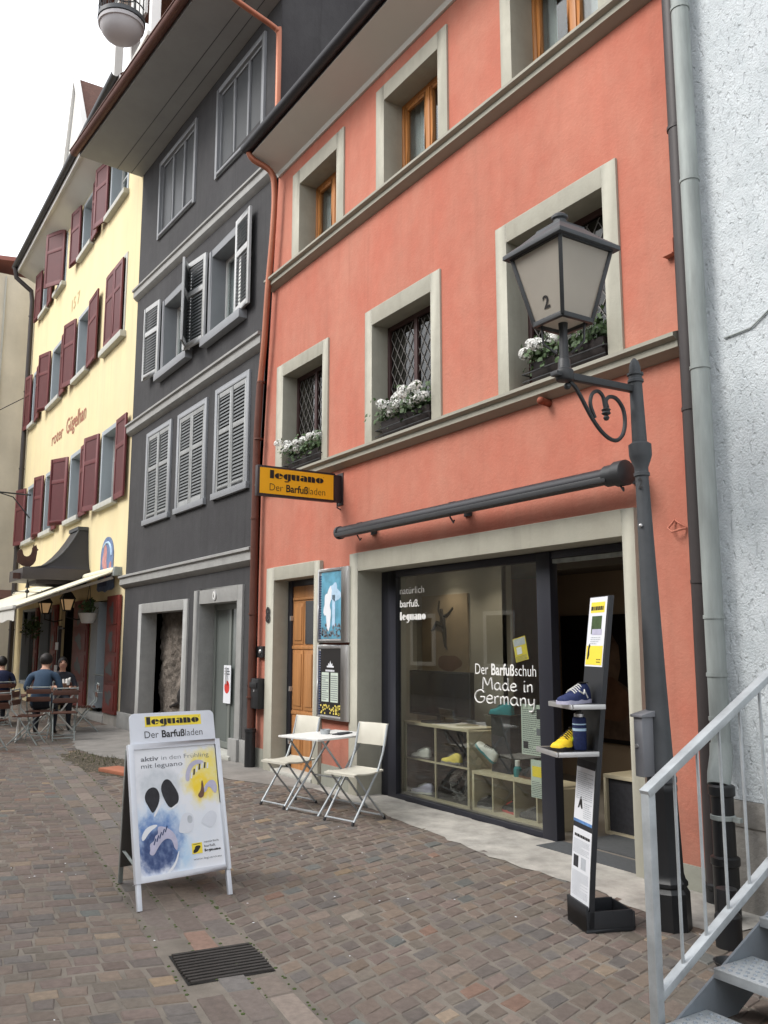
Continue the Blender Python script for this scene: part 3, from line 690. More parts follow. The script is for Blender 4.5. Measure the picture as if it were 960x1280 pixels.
# shop front: trim, frame, glass
sf = part('shop_front', surround(-8.40, -4.30, -.01, 2.60, SHOP[0], SHOP[1], 0, SHOP[3], -.05, .30), 'trim', red, .005)
A = MB(); fy = .24
A.box(-8.06, -7.90, fy, fy+.07, -.01, 2.395).box(-5.66, -5.49, fy-.01, fy+.08, -.01, 2.395).box(-7.90, -5.66, fy, fy+.07, 2.325, 2.395).box(-7.90, -5.66, fy, fy+.07, -.01, .045)
A.box(-5.49, -4.43, fy, fy+.07, 2.33, 2.395).box(-4.47, -4.425, fy, fy+.07, 0, 2.33).box(-8.215, -8.06, fy+.02, fy+.06, -.01, 2.395)
part('frame', A, 'anthracite', sf, .004)
part('door_track', MB().box(-5.47, -4.47, fy+.005, fy+.05, 2.29, 2.325), 'zinc', sf)
pn = part('pane', MB().box(-7.91, -5.65, fy+.03, fy+.036, .04, 2.33), 'shop_glass', sf)
part('threshold', MB().box(-5.49, -4.43, .0, .28, -.02, .006), 'mat_grey', sf)
# house door
df = part('door_surround', surround(-10.58, -9.10, 0, 2.59, DOOR[0], DOOR[1], 0, DOOR[3], -.05, .24), 'trim', red, .006)
dr = MB().box(-10.20, -9.25, .17, .21, .05, 2.10)
part('door_frame', MB().box(-10.345, -10.24, .16, .24, 0, 2.415).box(-9.30, -9.245, .16, .24, 0, 2.415).box(-10.24, -9.30, .17, .24, 2.34, 2.415), 'anthracite', red, .004)
dl = part('door', MB().box(-10.24, -9.30, .185, .225, .04, 2.34), 'door_oak', red)
pm = MB(); dm = MB()
def raised(mb, x0, x1, z0, z1, y=.185):
    mb.box(x0, x1, y-.010, y, z0, z1); mb.box(x0+.035, x1-.035, y-.020, y-.010, z0+.045, z1-.045)
for (x0, x1) in ((-10.20, -9.93), (-9.89, -9.64), (-9.60, -9.34)):
    raised(pm, x0, x1, .78, 1.52); raised(pm, x0, x1, .12, .70)
raised(pm, -10.20, -9.93, 1.60, 2.12); raised(pm, -9.60, -9.34, 1.60, 2.12)
pm.box(-10.24, -9.30, .173, .185, 1.535, 1.575).box(-10.24, -9.30, .173, .185, .715, .755).box(-10.22, -9.32, .17, .185, 2.16, 2.19)
part('panel', pm, 'door_oak', dl, .004)
part('window', MB().box(-9.88, -9.65, .176, .186, 1.60, 2.14), 'tv', dl)
part('handle', MB().tube([(-9.36, .185, 1.02), (-9.36, .12, 1.02), (-9.48, .115, 1.02)], .010, 8).lathe([(.028, 0), (.028, .006)], (-9.36, .185, 1.02), 12, axis=(0, -1, 0)).lathe([(.022, 0), (.022, .006)], (-9.36, .185, .93), 12, axis=(0, -1, 0)), 'iron', dl)
part('hinge', MB().box(-10.27, -10.235, .15, .185, .34, .40).box(-10.27, -10.235, .15, .185, 1.0, 1.06).box(-10.27, -10.235, .15, .185, 1.9, 1.96), 'alu', dl)
part('step', MB().box(-10.34, -9.25, -.06, .2, 0, .045), 'sill_stone', red, .01)
part('house_number', text_mb([('8', .03)], (-10.555, -.052, 1.885), X3, Z3, .20, .95, thick=.012), 'ink', red)
# small fittings on the red wall
part('spout', MB().cyl((-5.19, 0, 3.60), (-5.19, -.10, 3.61), .032, .028, 12).sphere((-5.19, -.10, 3.61), .034, 10, 6), 'rust', red)
part('wall_hook', MB().tube([(-3.97, -.01, 2.47), (-4.0, -.05, 2.41), (-3.96, -.06, 2.38), (-3.91, -.05, 2.39), (-3.88, -.01, 2.40)], .008, 6).tube([(-3.97, -.01, 2.47), (-3.92, -.03, 2.44), (-3.88, -.01, 2.41)], .005, 6), 'red', red)
part('gas_cap', MB().box(-3.90, -3.85, -.03, 0, 4.40, 4.52).prism([(-3.925, -.06, 4.40), (-3.84, -.06, 4.40), (-3.84, 0, 4.40), (-3.925, 0, 4.40)], (0, 0, -.012)), 'red', red)

# awning cassette
aw = thing('awning', 'closed dark grey awning cassette above the shop window', 'awning', (-6.35, 0, 2.85))
part('cassette', MB().cyl((-8.34, -.20, 2.83), (-4.36, -.20, 2.83), .062, n=20).box(-8.34, -4.36, -.20, -.155, 2.80, 2.895), 'navy_metal', aw)
part('front_bar', MB().box(-8.36, -4.36, -.275, -.245, 2.775, 2.82), 'iron', aw, .006)
part('end_cap', MB().lathe([(.074, 0), (.074, .04), (.05, .05)], (-8.34, -.20, 2.83), 16, axis=(-1, 0, 0)), 'lamp_grey', aw)
part('end_cap', MB().lathe([(.080, 0), (.080, .10), (.095, .10), (.095, .18), (.05, .2)], (-4.40, -.20, 2.83), 16, axis=(1, 0, 0)), 'iron', aw)
for x in (-7.95, -6.3, -4.28): part('bracket', MB().box(x-.05, x+.05, -.20, 0, 2.86, 2.90).box(x-.05, x+.05, -.018, 0, 2.78, 2.94).tube([(x, -.22, 2.76), (x+.03, -.2, 2.70), (x, -.17, 2.73)], .008, 6), 'iron', aw)

# three planters with white geraniums behind a thin guard rail
def planter(x0, x1, z, lab, seed, dens=1.):
    r_ = random.Random(seed); t = thing('flower_box', lab, 'flower box', ((x0+x1)/2, -.03, z), 0, 'geranium boxes on the ledge')
    part('box', MB().prism([(x0, -.02, z+.20), (x0, .145, z+.20), (x0, .125, z+.03), (x0, .01, z+.03)], (x1-x0, 0, 0)), 'soil_box', t, .006)
    part('guard_rail', MB().tube([(x0-.06, .10, z+.11), (x0-.06, -.05, z+.11), (x1+.05, -.05, z+.11), (x1+.05, .10, z+.11)], .007, 6).tube([(x0-.06, -.05, z+.04), (x1+.05, -.05, z+.04)], .006, 6), 'iron', t)
    lf = MB(); fl = MB()
    for k in range(int(460*dens)):
        c = V((r_.uniform(x0-.06, x1+.03), r_.gauss(.04, .085), z+.22+abs(r_.gauss(.07, .075)) - .10*(r_.random() < .25)))
        c.y = min(c.y, .17)
        n = V((r_.gauss(0, .6), -1+r_.gauss(0, .6), r_.gauss(.6, .5))).normalized(); u = n.orthogonal().normalized(); v2 = n.cross(u); s_ = r_.uniform(.018, .036)
        lf.poly([c+(u*math.cos(a)+v2*math.sin(a))*s_*(1-.25*(i % 2))+n*(.006*(i % 2)) for i, a in enumerate([j*math.pi/3.5 for j in range(7)])])
    for k in range(60): 
        a = V((r_.uniform(x0, x1), r_.uniform(0, .1), z+.19)); lf.tube([a, a+V((r_.gauss(0, .04), r_.gauss(-.03, .04), r_.uniform(.08, .2)))], .003, 4)
    nb = int(15*(x1-x0)/.8*dens)+3
    for k in range(nb):
        c = V((x0+(x1-x0)*(k+r_.uniform(.1, .9))/nb-.03, r_.gauss(-.04, .06), z+.34+r_.uniform(-.09, .08))); rb = r_.uniform(.75, 1.25)
        for j in range(64):
            d = V((r_.gauss(0, 1), r_.gauss(-.3, 1), r_.gauss(.35, .9))).normalized(); p = c+V((d.x*.056, d.y*.053, d.z*.046))*rb; u = d.orthogonal().normalized(); v2 = d.cross(u); s_ = r_.uniform(.012, .019)
            fl.poly([p+(u*math.cos(a)+v2*math.sin(a))*s_*(1 if i % 2 else .6)+d*(.004*(i % 2)) for i, a in enumerate([q*math.pi/5 for q in range(10)])])
    part('foliage', lf, 'leaf', t, angle=0); part('blossom', fl, 'petal', t, angle=0)
planter(-10.08, -9.17, L1+.0, 'box of white geraniums on the ledge above the yellow sign', 1)
planter(-7.80, -6.90, L1+.0, 'box of white geraniums on the ledge in the middle window', 2, 1.15)
planter(-5.40, -4.56, L1+.0, 'box of white geraniums on the ledge behind the street lantern', 3)

# ================================================================== inside the shop (part of the red house)
room = part('shop_room', MB().box(-9.0, -8.95, .32, 1.25, 0, 2.5).poly([(-9, 1.25, 0), (-7.25, 1.25, 0), (-7.25, 1.25, 2.5), (-9, 1.25, 2.5)]).box(-7.32, -7.25, 1.25, 1.33, 0, 2.5), 'room', red, angle=0)
part('back_wall', MB().box(-8.4, -3.9, 2.95, 3.0, 0, 2.5).box(-4.0, -3.95, .33, 3.0, 0, 2.5), 'room_dark', room, angle=0)
part('floor', MB().box(-9.0, -3.95, .28, 3.0, -.03, .004), 'room_floor', room, angle=0)
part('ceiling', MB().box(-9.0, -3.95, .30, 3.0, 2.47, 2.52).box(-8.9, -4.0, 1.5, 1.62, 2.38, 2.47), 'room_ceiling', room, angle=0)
part('door_mat', MB().box(-5.40, -4.50, .32, 1.15, .004, .014), 'mat_grey', room)
sp = MB(); spl = []
for x, y in ((-8.15, .95), (-7.35, .85), (-6.45, .90), (-5.1, 1.3), (-6.2, 2.2)):
    sp.cyl((x, y, 2.468), (x, y, 2.455), .055, n=16); spl.append((x, y))
part('downlight', sp, 'spot', room)
for x, y in spl:      # the lit downlights' own light
    ld_ = bpy.data.lights.new('downlight', 'SPOT'); ld_.energy = 9; ld_.spot_size = R(125); ld_.spot_blend = .6; ld_.color = (1, .86, .68); ld_.shadow_soft_size = .06
    lo = bpy.data.objects.new('downlight_lamp', ld_); COL.objects.link(lo); lo.location = (x, y, 2.44)
pic = thing('picture', 'tan framed picture of a leaping dark dancer above the television', 'picture', (-8.35, 1.245, 1.2))
part('canvas', MB().box(-8.80, -7.90, 1.225, 1.248, 1.25, 2.18), 'dance_pic', pic)
dn_ = MB(); D0 = V((-8.36, 1.222, 1.56))
def limb(pts, r): dn_.tube([D0+V((p[0]*1.05, 0, p[1]*.66)) for p in pts], [q*1.05 for q in r], 8)
limb([(.02, .36), (.0, .48), (-.02, .57)], [.026, .040, .030]); limb([(-.02, .57), (-.03, .64)], [.016, .026]); limb([(-.03, .64), (-.035, .69)], [.026, .018])
limb([(.02, .36), (.03, .20), (.04, .02), (.07, -.03)], [.034, .028, .016, .008]); limb([(.02, .38), (-.12, .44), (-.19, .33), (-.23, .30)], [.032, .027, .018, .008])
limb([(.0, .55), (.10, .60), (.18, .70)], [.018, .014, .010]); limb([(-.04, .56), (-.09, .68), (-.07, .84)], [.018, .013, .010])
part('dancer', dn_, 'tone_dark', pic)
part('brown_blot', blob_mb((-8.25, 1.225, 1.38), X3, Z3, .22, .10, .002, seed=4), 'tone_brown', pic)  # brown blob printed below the dancer
tv = thing('television', 'flat black television standing on the shelf unit behind the glass', 'television', (-7.75, .72, .77))
part('screen', MB().box(-8.29, -7.20, .70, .735, .84, 1.30), 'tv', tv, .006)
part('bezel', casement(MB(), -8.30, -7.19, .83, 1.31, .694, .018, .05), 'plastic_dark', tv)
part('stand', MB().box(-7.80, -7.68, .71, .73, .78, .85).lathe([(.22, 0), (.22, .012), (.05, .02)], (-7.74, .72, .77), 20), 'plastic_dark', tv)
def cubby(name, x0, x1, y0, y1, z0, z1, nx, nz, lab, t=.03):
    o = thing(name, lab, 'shelf', ((x0+x1)/2, (y0+y1)/2, z0)); m_ = MB()
    m_.box(x0, x1, y0, y1, z0, z0+t).box(x0, x1, y0, y1, z1-t, z1).box(x0, x0+t, y0, y1, z0+t, z1-t).box(x1-t, x1, y0, y1, z0+t, z1-t)
    part('carcass', m_, 'shelf', o, .002)
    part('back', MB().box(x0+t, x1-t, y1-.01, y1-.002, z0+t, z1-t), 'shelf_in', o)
    d_ = MB()
    for i in range(1, nx): xx = x0+(x1-x0)*i/nx; d_.box(xx-.009, xx+.009, y0+.004, y1-.01, z0+t, z1-t)
    for k in range(1, nz): zz = z0+(z1-z0)*k/nz; d_.box(x0+t, x1-t, y0+.006, y1-.012, zz-.008, zz+.008)
    part('divider', d_, 'shelf', o)
    return o
q_ = cubby('shelf_unit', -8.10, -6.96, .48, .86, .0, .77, 2, 2, 'square birch shelf unit of four cubes under the television')
for i in range(2):
    for j in range(2):
        x0, x1, z0, z1 = (-8.07, -7.54, -7.52, -6.99)[i*2], (-8.07, -7.54, -7.52, -6.99)[i*2+1], (.03, .377, .393, .74)[j*2], (.03, .377, .393, .74)[j*2+1]
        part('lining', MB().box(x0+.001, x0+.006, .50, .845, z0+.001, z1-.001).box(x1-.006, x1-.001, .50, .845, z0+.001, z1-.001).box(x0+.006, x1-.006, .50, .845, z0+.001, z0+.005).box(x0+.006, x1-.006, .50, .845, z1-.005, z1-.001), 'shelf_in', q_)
cubby('low_shelf', -6.94, -5.72, .50, .82, .0, .38, 4, 1, 'low birch bench of cubes along the shop window')
ct_ = cubby('counter', -5.50, -5.10, .80, 1.15, .0, .50, 1, 1, 'small cream cabinet standing in the open doorway'); part('panel', MB().box(-5.47, -5.13, .83, .84, .03, .47), 'charcoal', ct_)

# a knitted barefoot shoe, toe towards +x, sole on z=0
def shoe_meshes(L=.27, Wd=.102, H=.118):
    sec = []   # x fraction, half width, top height, sole thickness
    for f, hw, tp in ((0, .42, .62), (.04, .60, .84), (.12, .70, 1.0), (.24, .72, .96), (.36, .78, .86), (.48, .88, .74), (.62, .98, .58), (.76, 1.0, .46), (.88, .94, .42), (.95, .82, .38), (.985, .62, .32), (1, .42, .26)):
        sec.append((f*L, hw*Wd/2, tp*H))
    up_, so_ = MB(), MB(); n = 12; vs = []; fs = []
    for x, hw, tp in sec:
        for j in range(n):
            a = math.pi*j/(n-1); c_, s_ = math.cos(a), math.sin(a)
            vs.append((x, hw*math.copysign(abs(c_)**.75, c_), .014+(tp-.014)*abs(s_)**.8))
    for i in range(len(sec)-1):
        for j in range(n-1): fs.append((i*n+j, (i+1)*n+j, (i+1)*n+j+1, i*n+j+1))
    fs += [tuple(range(n)), tuple(range((len(sec)-1)*n, len(sec)*n))[::-1]]
    up_.add(vs, fs)
    vs = []; fs = []
    for x, hw, tp in sec:
        k = 1.07; w_ = .004*math.sin(x*60); 
        vs += [(x*1.02-.003, -hw*k, 0), (x*1.02-.003, hw*k, 0), (x*1.02-.003, hw*k, .020+w_), (x*1.02-.003, -hw*k, .020+w_)]
    for i in range(len(sec)-1):
        for j in range(4): fs.append((i*4+j, i*4+(j+1) % 4, (i+1)*4+(j+1) % 4, (i+1)*4+j))
    fs += [(0, 1, 2, 3), tuple(range(4*(len(sec)-1), 4*len(sec)))[::-1]]
    so_.add(vs, fs)
    mo_ = MB().lathe([(.034, 0), (.036, .004), (.028, .004), (.024, 0)], (L*.16, 0, H*.985), 14)
    mo_.v = [V((L*.16+(p.x-L*.16)*1.35, p.y*.62, p.z)) for p in mo_.v]
    la = MB()
    for k in range(5):
        f = .34+.075*k; x = f*L; tp = H*(.89-.80*(f-.34)); hw = .30*Wd*(.8+.2*k/4)
        la.tube([(x, -hw, tp*.80), (x+.004, -hw*.5, tp*1.0), (x+.006, 0, tp*1.06), (x+.004, hw*.5, tp*1.0), (x, hw, tp*.80)], .0035, 5)
    return up_, so_, mo_, la
def shoe(label, loc, rotz, upper, sole, lace='shoe_white', rot=None, group=None, stripe=None):
    t = thing('shoe', label, 'shoe', loc, rotz, group, rot); a, b, c, d = shoe_meshes()
    u = part('upper', a, upper, t, world=False, angle=60); part('sole', b, sole, t, world=False); part('collar', c, sole if lace == upper else 'shoe_black', t, world=False, angle=60); part('laces', d, lace, t, world=False)
    if stripe:
        for sg in (-1, 1): part('stripe', MB().tube([(.055, sg*.037, .03), (.085, sg*.034, .078), (.10, sg*.040, .055), (.135, sg*.034, .072)], .005, 5), stripe, t, world=False)
    return t
shoe('white running shoe in the upper left cube under the television', (-7.72, .56, .395), R(188), 'shoe_white', 'shoe_grey')
shoe('pale yellow shoe in the upper right cube under the television', (-7.20, .57, .395), R(186), 'yellow_paint', 'shoe_grey', 'shoe_grey')
shoe('grey shoe in the lower left cube of the square shelf', (-7.70, .58, .033), R(200), 'lilac', 'shoe_white')
shoe('white shoe tilted on its heel on the low bench', (-6.72, .60, .46), R(200), 'shoe_white', 'shoe_teal', 'shoe_black', rot=(0, R(-38), R(190)))
shoe('black shoe lying on the low bench beside a teal bottle', (-6.14, .60, .38), R(170), 'shoe_black', 'tone_brown', 'shoe_black')
shoe('teal shoe balanced high on a dark plinth behind the lettering', (-6.50, .66, .93), R(190), 'shoe_teal', 'shoe_teal', 'shoe_teal')
shoe('dark shoe in the first cube of the low bench', (-6.72, .60, .032), R(185), 'shoe_black', 'shoe_grey', 'shoe_grey')
shoe('dark shoe with a coral heel in the second cube of the low bench', (-6.40, .60, .032), R(165), 'shoe_black', 'shoe_pink', 'shoe_pink')
shoe('dark shoe in the last cube of the low bench', (-6.06, .60, .032), R(180), 'charcoal', 'shoe_black', 'shoe_grey')
wr = thing('wreath', 'silvery twig wreath in the lower right cube under the television', 'wreath', (-7.24, .62, .03)); wm = MB(); r_ = random.Random(2)
for k in range(70):
    a0 = r_.uniform(0, 6.28); rad = r_.uniform(.10, .155); wm.tube([(-7.24+rad*math.cos(a0+q*.22), .60+r_.uniform(-.05, .05), .19+rad*math.sin(a0+q*.22)) for q in range(6)], .004, 4)
part('twigs', wm, 'shoe_grey', wr)
pl = thing('plinth', 'dark narrow display plinth carrying the teal shoe', 'plinth', (-6.62, .70, .38)); part('column', MB().box(-6.78, -6.50, .62, .76, .38, .93), 'charcoal', pl, .004); part('top', MB().box(-6.80, -6.48, .60, .78, .915, .93), 'plastic_dark', pl)
bo = thing('bottle', 'small teal bottle with white cap on the low bench', 'bottle', (-6.38, .62, .38)); part('body', MB().lathe([(.035, 0), (.038, .01), (.038, .075), (.02, .095)], (-6.38, .60, .38), 14), 'shoe_teal', bo); part('cap', MB().lathe([(.024, 0), (.024, .05), (.02, .054)], (-6.38, .60, .475), 12), 'white', bo)
dp = thing('poster', 'large dark sepia picture on the wall behind the open doorway', 'poster', (-7.0, 2.93, .5))
part('print', MB().box(-8.15, -6.75, 2.92, 2.95, .45, 1.95), 'tone_dark', dp)
part('figure', shape_mb((-7.75, 2.92, .50), X3, Z3, [(0, 0), (.9, 0), (.86, .25), (.72, .44), (.55, .5), (.60, .62), (.58, .80), (.46, .92), (.30, .90), (.20, .76), (.22, .60), (.30, .50), (.12, .42), (.02, .22)], .95, 1.35, .003), 'stucco_pic', dp)
part('hand', blob_mb((-7.35, 2.92, .95), X3, Z3, .30, .26, .006, seed=9), 'tone_brown', dp)

# lettering and leaflets stuck on the window pane
GY = .266
def group_letter(name, lab, loc, meshes, mt):
    t = thing(name, lab, 'lettering', loc)
    for nm, mb_ in meshes: part(nm, mb_, mt, t, angle=0)
    return t
group_letter('window_lettering', 'three small white lines of lettering in the upper left corner of the shop window', (-7.6, GY, 1.8),
  [('first_line', text_mb([('natürlich', -.004)], (-7.85, GY, 2.135), X3, Z3, .078, width=.45)), ('second_line', text_mb([('barfuß.', .014)], (-7.85, GY, 1.995), X3, Z3, .078, width=.36)), ('third_line', stencil_mb('leguano', (-7.85, GY, 1.855), X3, Z3, .48, .062))], 'vinyl_white')
group_letter('window_lettering', 'large white slogan lettering on the right half of the shop window', (-6.2, GY, 1.1),
  [('first_line', text_mb([('Der', -.004), (' Barfuß', .022), ('schuh', -.008)], (-6.57, GY, 1.325), X3, Z3, .105, width=.84)), ('second_line', hand_mb('Made in', (-6.46, GY, 1.19), X3, Z3, .70, .105, .0066)), ('third_line', hand_mb('Germany', (-6.58, GY, 1.065), X3, Z3, .84, .115, .0066))], 'vinyl_white')
def leaflet(lab, x0, z0, w_, h_, mt, seed, tilt=0., blocks=(), lines=(0, 1, 14)):
    t = thing('leaflet', lab, 'leaflet', (x0+w_/2, GY+.004, z0), group='leaflets taped inside the shop window')
    U = V((math.cos(tilt), 0, math.sin(tilt))); W = V((-math.sin(tilt), 0, math.cos(tilt))); o = V((x0, GY+.012, z0))
    part('sheet', MB().obox(o, U*w_, Y3*.002, W*h_), mt, t)
    part('print', lines_mb(o+U*w_*.06+W*h_*(lines[0]+.03), U, W, w_*.85, h_*(lines[1]-lines[0]-.08), lines[2], .4, seed=seed), 'ink_grey', t, angle=0)
    for k, (a, b, c, d, mm) in enumerate(blocks): part('picture', rect_mb(o+U*w_*a+W*h_*b, U, W, w_*c, h_*d, .002), mm, t, angle=0)
    return t
leaflet('pale green printed sheet with three small pictures on the shop window', -5.95, .655, .285, .43, 'paper_green', 3, 0, ((.70, .72, .24, .2, 'charcoal'), (.68, .40, .26, .14, 'ink_grey'), (.08, .12, .22, .14, 'charcoal')), (0, .97, 22))
leaflet('pale sheet with a yellow block low on the shop window', -5.84, .305, .19, .315, 'paper_green', 4, 0, ((.1, .55, .6, .28, 'yellow_print'),), (0, .5, 9))
leaflet('crooked yellow leaflet with a grey photo high on the shop window', -6.0, 1.44, .17, .21, 'yellow_print', 5, R(12), ((.05, .66, .9, .3, 'grey_paint'), (.2, .3, .4, .3, 'paper')), (0, .3, 4))

# ================================================================== signs on the red house
ps = thing('projecting_sign', 'yellow projecting box sign with black lettering on the red house', 'sign', (-8.66, 0, 3.2))
part('box', MB().box(-8.73, -8.66, -1.075, -.095, 3.225, 3.565), 'sign_box', ps, .004)
for sx, U in ((-8.658, Y3), (-8.732, -Y3)):
    y0 = -1.05 if U.y > 0 else -.12
    f_ = part('face', MB().poly([V((sx, y0, 3.25)), V((sx, y0, 3.25))+U*.93, V((sx, y0, 3.54))+U*.93, V((sx, y0, 3.54))]), 'yellow_sign', ps, angle=0)
    part('brand_lettering', stencil_mb('leguano', V((sx, y0, 3.425))+U*.12, U, Z3, .68, .066, .004), 'ink', f_, angle=0)
    part('lettering', text_mb([('Der', -.012), (' Barfuß', .020), ('laden', -.014)], V((sx, y0, 3.288))+U*.12, U, Z3, .085, width=.70, thick=.004), 'ink', f_, angle=0)
part('bracket', MB().box(-8.72, -8.665, -.095, 0, 3.23, 3.55).box(-8.76, -8.63, -.012, 0, 3.20, 3.58), 'sign_box', ps, .003)
part('cable', MB().tube([(-8.69, -.05, 3.23), (-8.69, -.05, 3.17), (-8.69, -.005, 3.15)], .008, 6), 'iron', ps)

def showcase(lab, z0, z1, seed):
    t = thing('poster_case', lab, 'poster case', (-8.72, -.05, z0)); x0, x1 = -9.10, -8.38; d0, d1 = -.075, -.002
    part('frame', MB().box(x0, x0+.03, d0, d1, z0, z1).box(x1-.16, x1, d0, d1, z0, z1).box(x0+.03, x1-.16, d0, d1, z0, z0+.03).box(x0+.03, x1-.16, d0, d1, z1-.03, z1).box(x0+.03, x1-.16, d0+.02, d1, z0+.03, z1-.03), 'alu', t, .003)
    ed = MB()
    for k in range(26): zz = z0+.04+(z1-z0-.1)*k/26; ed.box(x0+.034, x0+.062, d0+.012, d0+.02, zz, zz+.016)
    part('perforation', ed, 'deep_blue', t)
    return t, x0+.068, x1-.168, d0+.018
pc, a, b, y = showcase('upper glass poster case with a light blue poster beside the wooden door', 1.62, 2.47, 1)
U, W = X3, Z3
po = part('poster', MB().box(a, b, y-.002, y, 1.66, 2.43), 'blue_poster', pc)
r_ = random.Random(4); sk = MB()
for k in range(70): q = r_.uniform(a, b-.03); zz = r_.uniform(1.67, 1.82); sk.poly([(q, y-.004, zz), (q+.03, y-.004, zz), (q+.03, y-.004, zz+.02), (q, y-.004, zz+.02)])
part('print', sk, 'ink_grey', po, angle=0)
part('print', blob_mb(((a+b)/2+.05, y-.003, 2.18), U, W, .13, .12, .001, seed=3, wob=.4), 'pale_blue', po, angle=0)
part('print', rect_mb(((a+b)/2+.02, y-.002, 1.80), U, W, .07, .36, .002), 'pale_blue', po, angle=0)
part('print', blob_mb((a+.16, y-.003, 2.02), U, W, .10, .18, .0012, seed=6, wob=.5), 'paper', po, angle=0)
pc, a, b, y = showcase('lower glass poster case with a black menu poster beside the wooden door', .76, 1.59, 2)
po = part('poster', MB().box(a, b, y-.002, y, .80, 1.55), 'tone_dark', pc)
part('print', MB().merge(rect_mb((a+.03, y-.002, .95), U, W, .17, .33)).merge(rect_mb((a+.24, y-.002, .95), U, W, .17, .33)), 'paper_green', po, angle=0)
part('print', MB().merge(lines_mb((a+.04, y-.003, .97), U, W, .15, .29, 12, .4, seed=2)).merge(lines_mb((a+.25, y-.003, .97), U, W, .15, .29, 12, .4, seed=5)), 'ink_grey', po, angle=0)
part('emblem', MB().merge(shape_mb((a+.15, y-.002, 1.355), U, W, [(0, 0), (.2, 0), (.2, .55), (.36, .2), (.5, 1), (.64, .2), (.8, .55), (.8, 0), (1, 0), (1, -.3), (0, -.3)], .16, .06)).merge(lines_mb((a+.12, y-.002, 1.29), U, W, .22, .03, 1, .7, seed=1)), 'paper', po, angle=0)
sk = MB()
for k in range(46): q = r_.uniform(a, b-.03); zz = r_.uniform(.81, .91); sk.poly([(q, y-.004, zz), (q+.025, y-.004, zz), (q+.025, y-.004, zz+.02), (q, y-.004, zz+.02)])
part('print', sk, 'yellow_paint', po, angle=0)
be = thing('doorbell', 'small dark doorbell box on the red wall above the black mailbox', 'doorbell', (-10.76, 0, 1.42)); part('case', MB().box(-10.86, -10.66, -.05, 0, 1.42, 1.57), 'iron', be, .006); part('button', MB().lathe([(.028, 0), (.028, .012), (.02, .02)], (-10.72, -.05, 1.50), 14, axis=(0, -1, 0)), 'alu', be)
mb_ = thing('mailbox', 'flat black mailbox between the copper pipe and the wooden door', 'mailbox', (-10.77, 0, .76)); part('case', MB().box(-10.96, -10.60, -.13, 0, .76, 1.15), 'black_iron', mb_, .01); part('flap', MB().box(-10.93, -10.63, -.145, -.13, 1.03, 1.10), 'black_iron', mb_, .004); part('lock', MB().lathe([(.014, 0), (.014, .008)], (-10.72, -.13, .99), 10, axis=(0, -1, 0)), 'alu', mb_)

# ================================================================== café table and two chairs at the red house
def folding_chair(label, loc, rotz, group):
    """slim folding chair, the sitter looks towards -y"""
    t = thing('folding_chair', label, 'chair', loc, rotz, group)
    se = MB(); n = 8; w_ = .39; vs = []; fs = []
    for i in range(n+1):
        y = -.19+.38*i/n; z = .448-.018*math.sin(math.pi*i/n)+(.004 if i else -.012)
        vs += [(-w_/2, y, z), (w_/2, y, z), (w_/2, y, z-.014), (-w_/2, y, z-.014)]
    for i in range(n):
        for j in range(4): fs.append((i*4+j, i*4+(j+1) % 4, (i+1)*4+(j+1) % 4, (i+1)*4+j))
    fs += [(0, 1, 2, 3), (n*4+3, n*4+2, n*4+1, n*4)]
    part('seat', se.add(vs, fs), 'cream_chair', t, .003, world=False)
    bk = MB(); vs = []; fs = []
    for i in range(n+1):
        x = -.19+.38*i/n; y = .215+.020*math.sin(math.pi*i/n)
        vs += [(x, y, .66), (x, y+.012, .66), (x, y+.055, .86), (x, y+.043, .86)]
    for i in range(n):
        for j in range(4): fs.append((i*4+j, i*4+(j+1) % 4, (i+1)*4+(j+1) % 4, (i+1)*4+j))
    fs += [(0, 1, 2, 3), (n*4+3, n*4+2, n*4+1, n*4)]
    part('backrest', bk.add(vs, fs), 'cream_chair', t, .003, world=False)
    for s_ in (-1, 1):
        part('back_leg', MB().tube([(s_*.185, .262, .85), (s_*.185, .20, .60), (s_*.185, .14, .46), (s_*.185, -.19, .012)], .011, 8), 'steel', t, world=False)
        part('front_leg', MB().tube([(s_*.165, -.15, .44), (s_*.165, .02, .24), (s_*.165, .24, .012)], .010, 8), 'steel', t, world=False)
        part('foot', MB().cyl((s_*.185, -.197, 0), (s_*.185, -.185, .03), .014, n=8).cyl((s_*.165, .245, 0), (s_*.165, .232, .03), .014, n=8), 'plastic_dark', t, world=False)
    for a, y, z in ((.185, -.175, .035), (.165, .225, .035), (.165, -.13, .43)): part('stretcher', MB().tube([(-a, y, z), (a, y, z)], .009, 8), 'steel', t, world=False)
    return t
folding_chair('cream folding chair in front of the wooden door', (-8.20, -.88, 0), R(12), 'folding chairs by the door')
folding_chair('cream folding chair beside the shop window corner', (-7.16, -.72, 0), R(14), 'folding chairs by the door')
tb = thing('cafe_table', 'small white folding table between two cream chairs', 'table', (-7.78, -.66, 0), R(14))
part('tabletop', MB().box(-.29, .29, -.39, .39, .695, .715), 'white', tb, .006, world=False)
lg = MB()
for s_ in (-1, 1):
    part('leg', MB().tube([(s_*.25, -.30, .695), (s_*.25, .32, .0)], .011, 8).tube([(s_*.225, .30, .695), (s_*.225, -.32, .0)], .011, 8), 'steel', tb, world=False)
for a, y, z in ((.25, .30, .03), (.225, -.30, .03), (.25, .05, .30)): part('stretcher', MB().bar((-a, y, z), (a, y, z), .022, .012), 'steel', tb, world=False)
ah = thing('ashtray', 'small glass ashtray on the white folding table', 'ashtray', (-7.82, -.66, .715)); part('bowl', MB().lathe([(.045, 0), (.055, .045), (.048, .045), (.038, .012)], (-7.82, -.66, .715), 14), 'steel', ah)
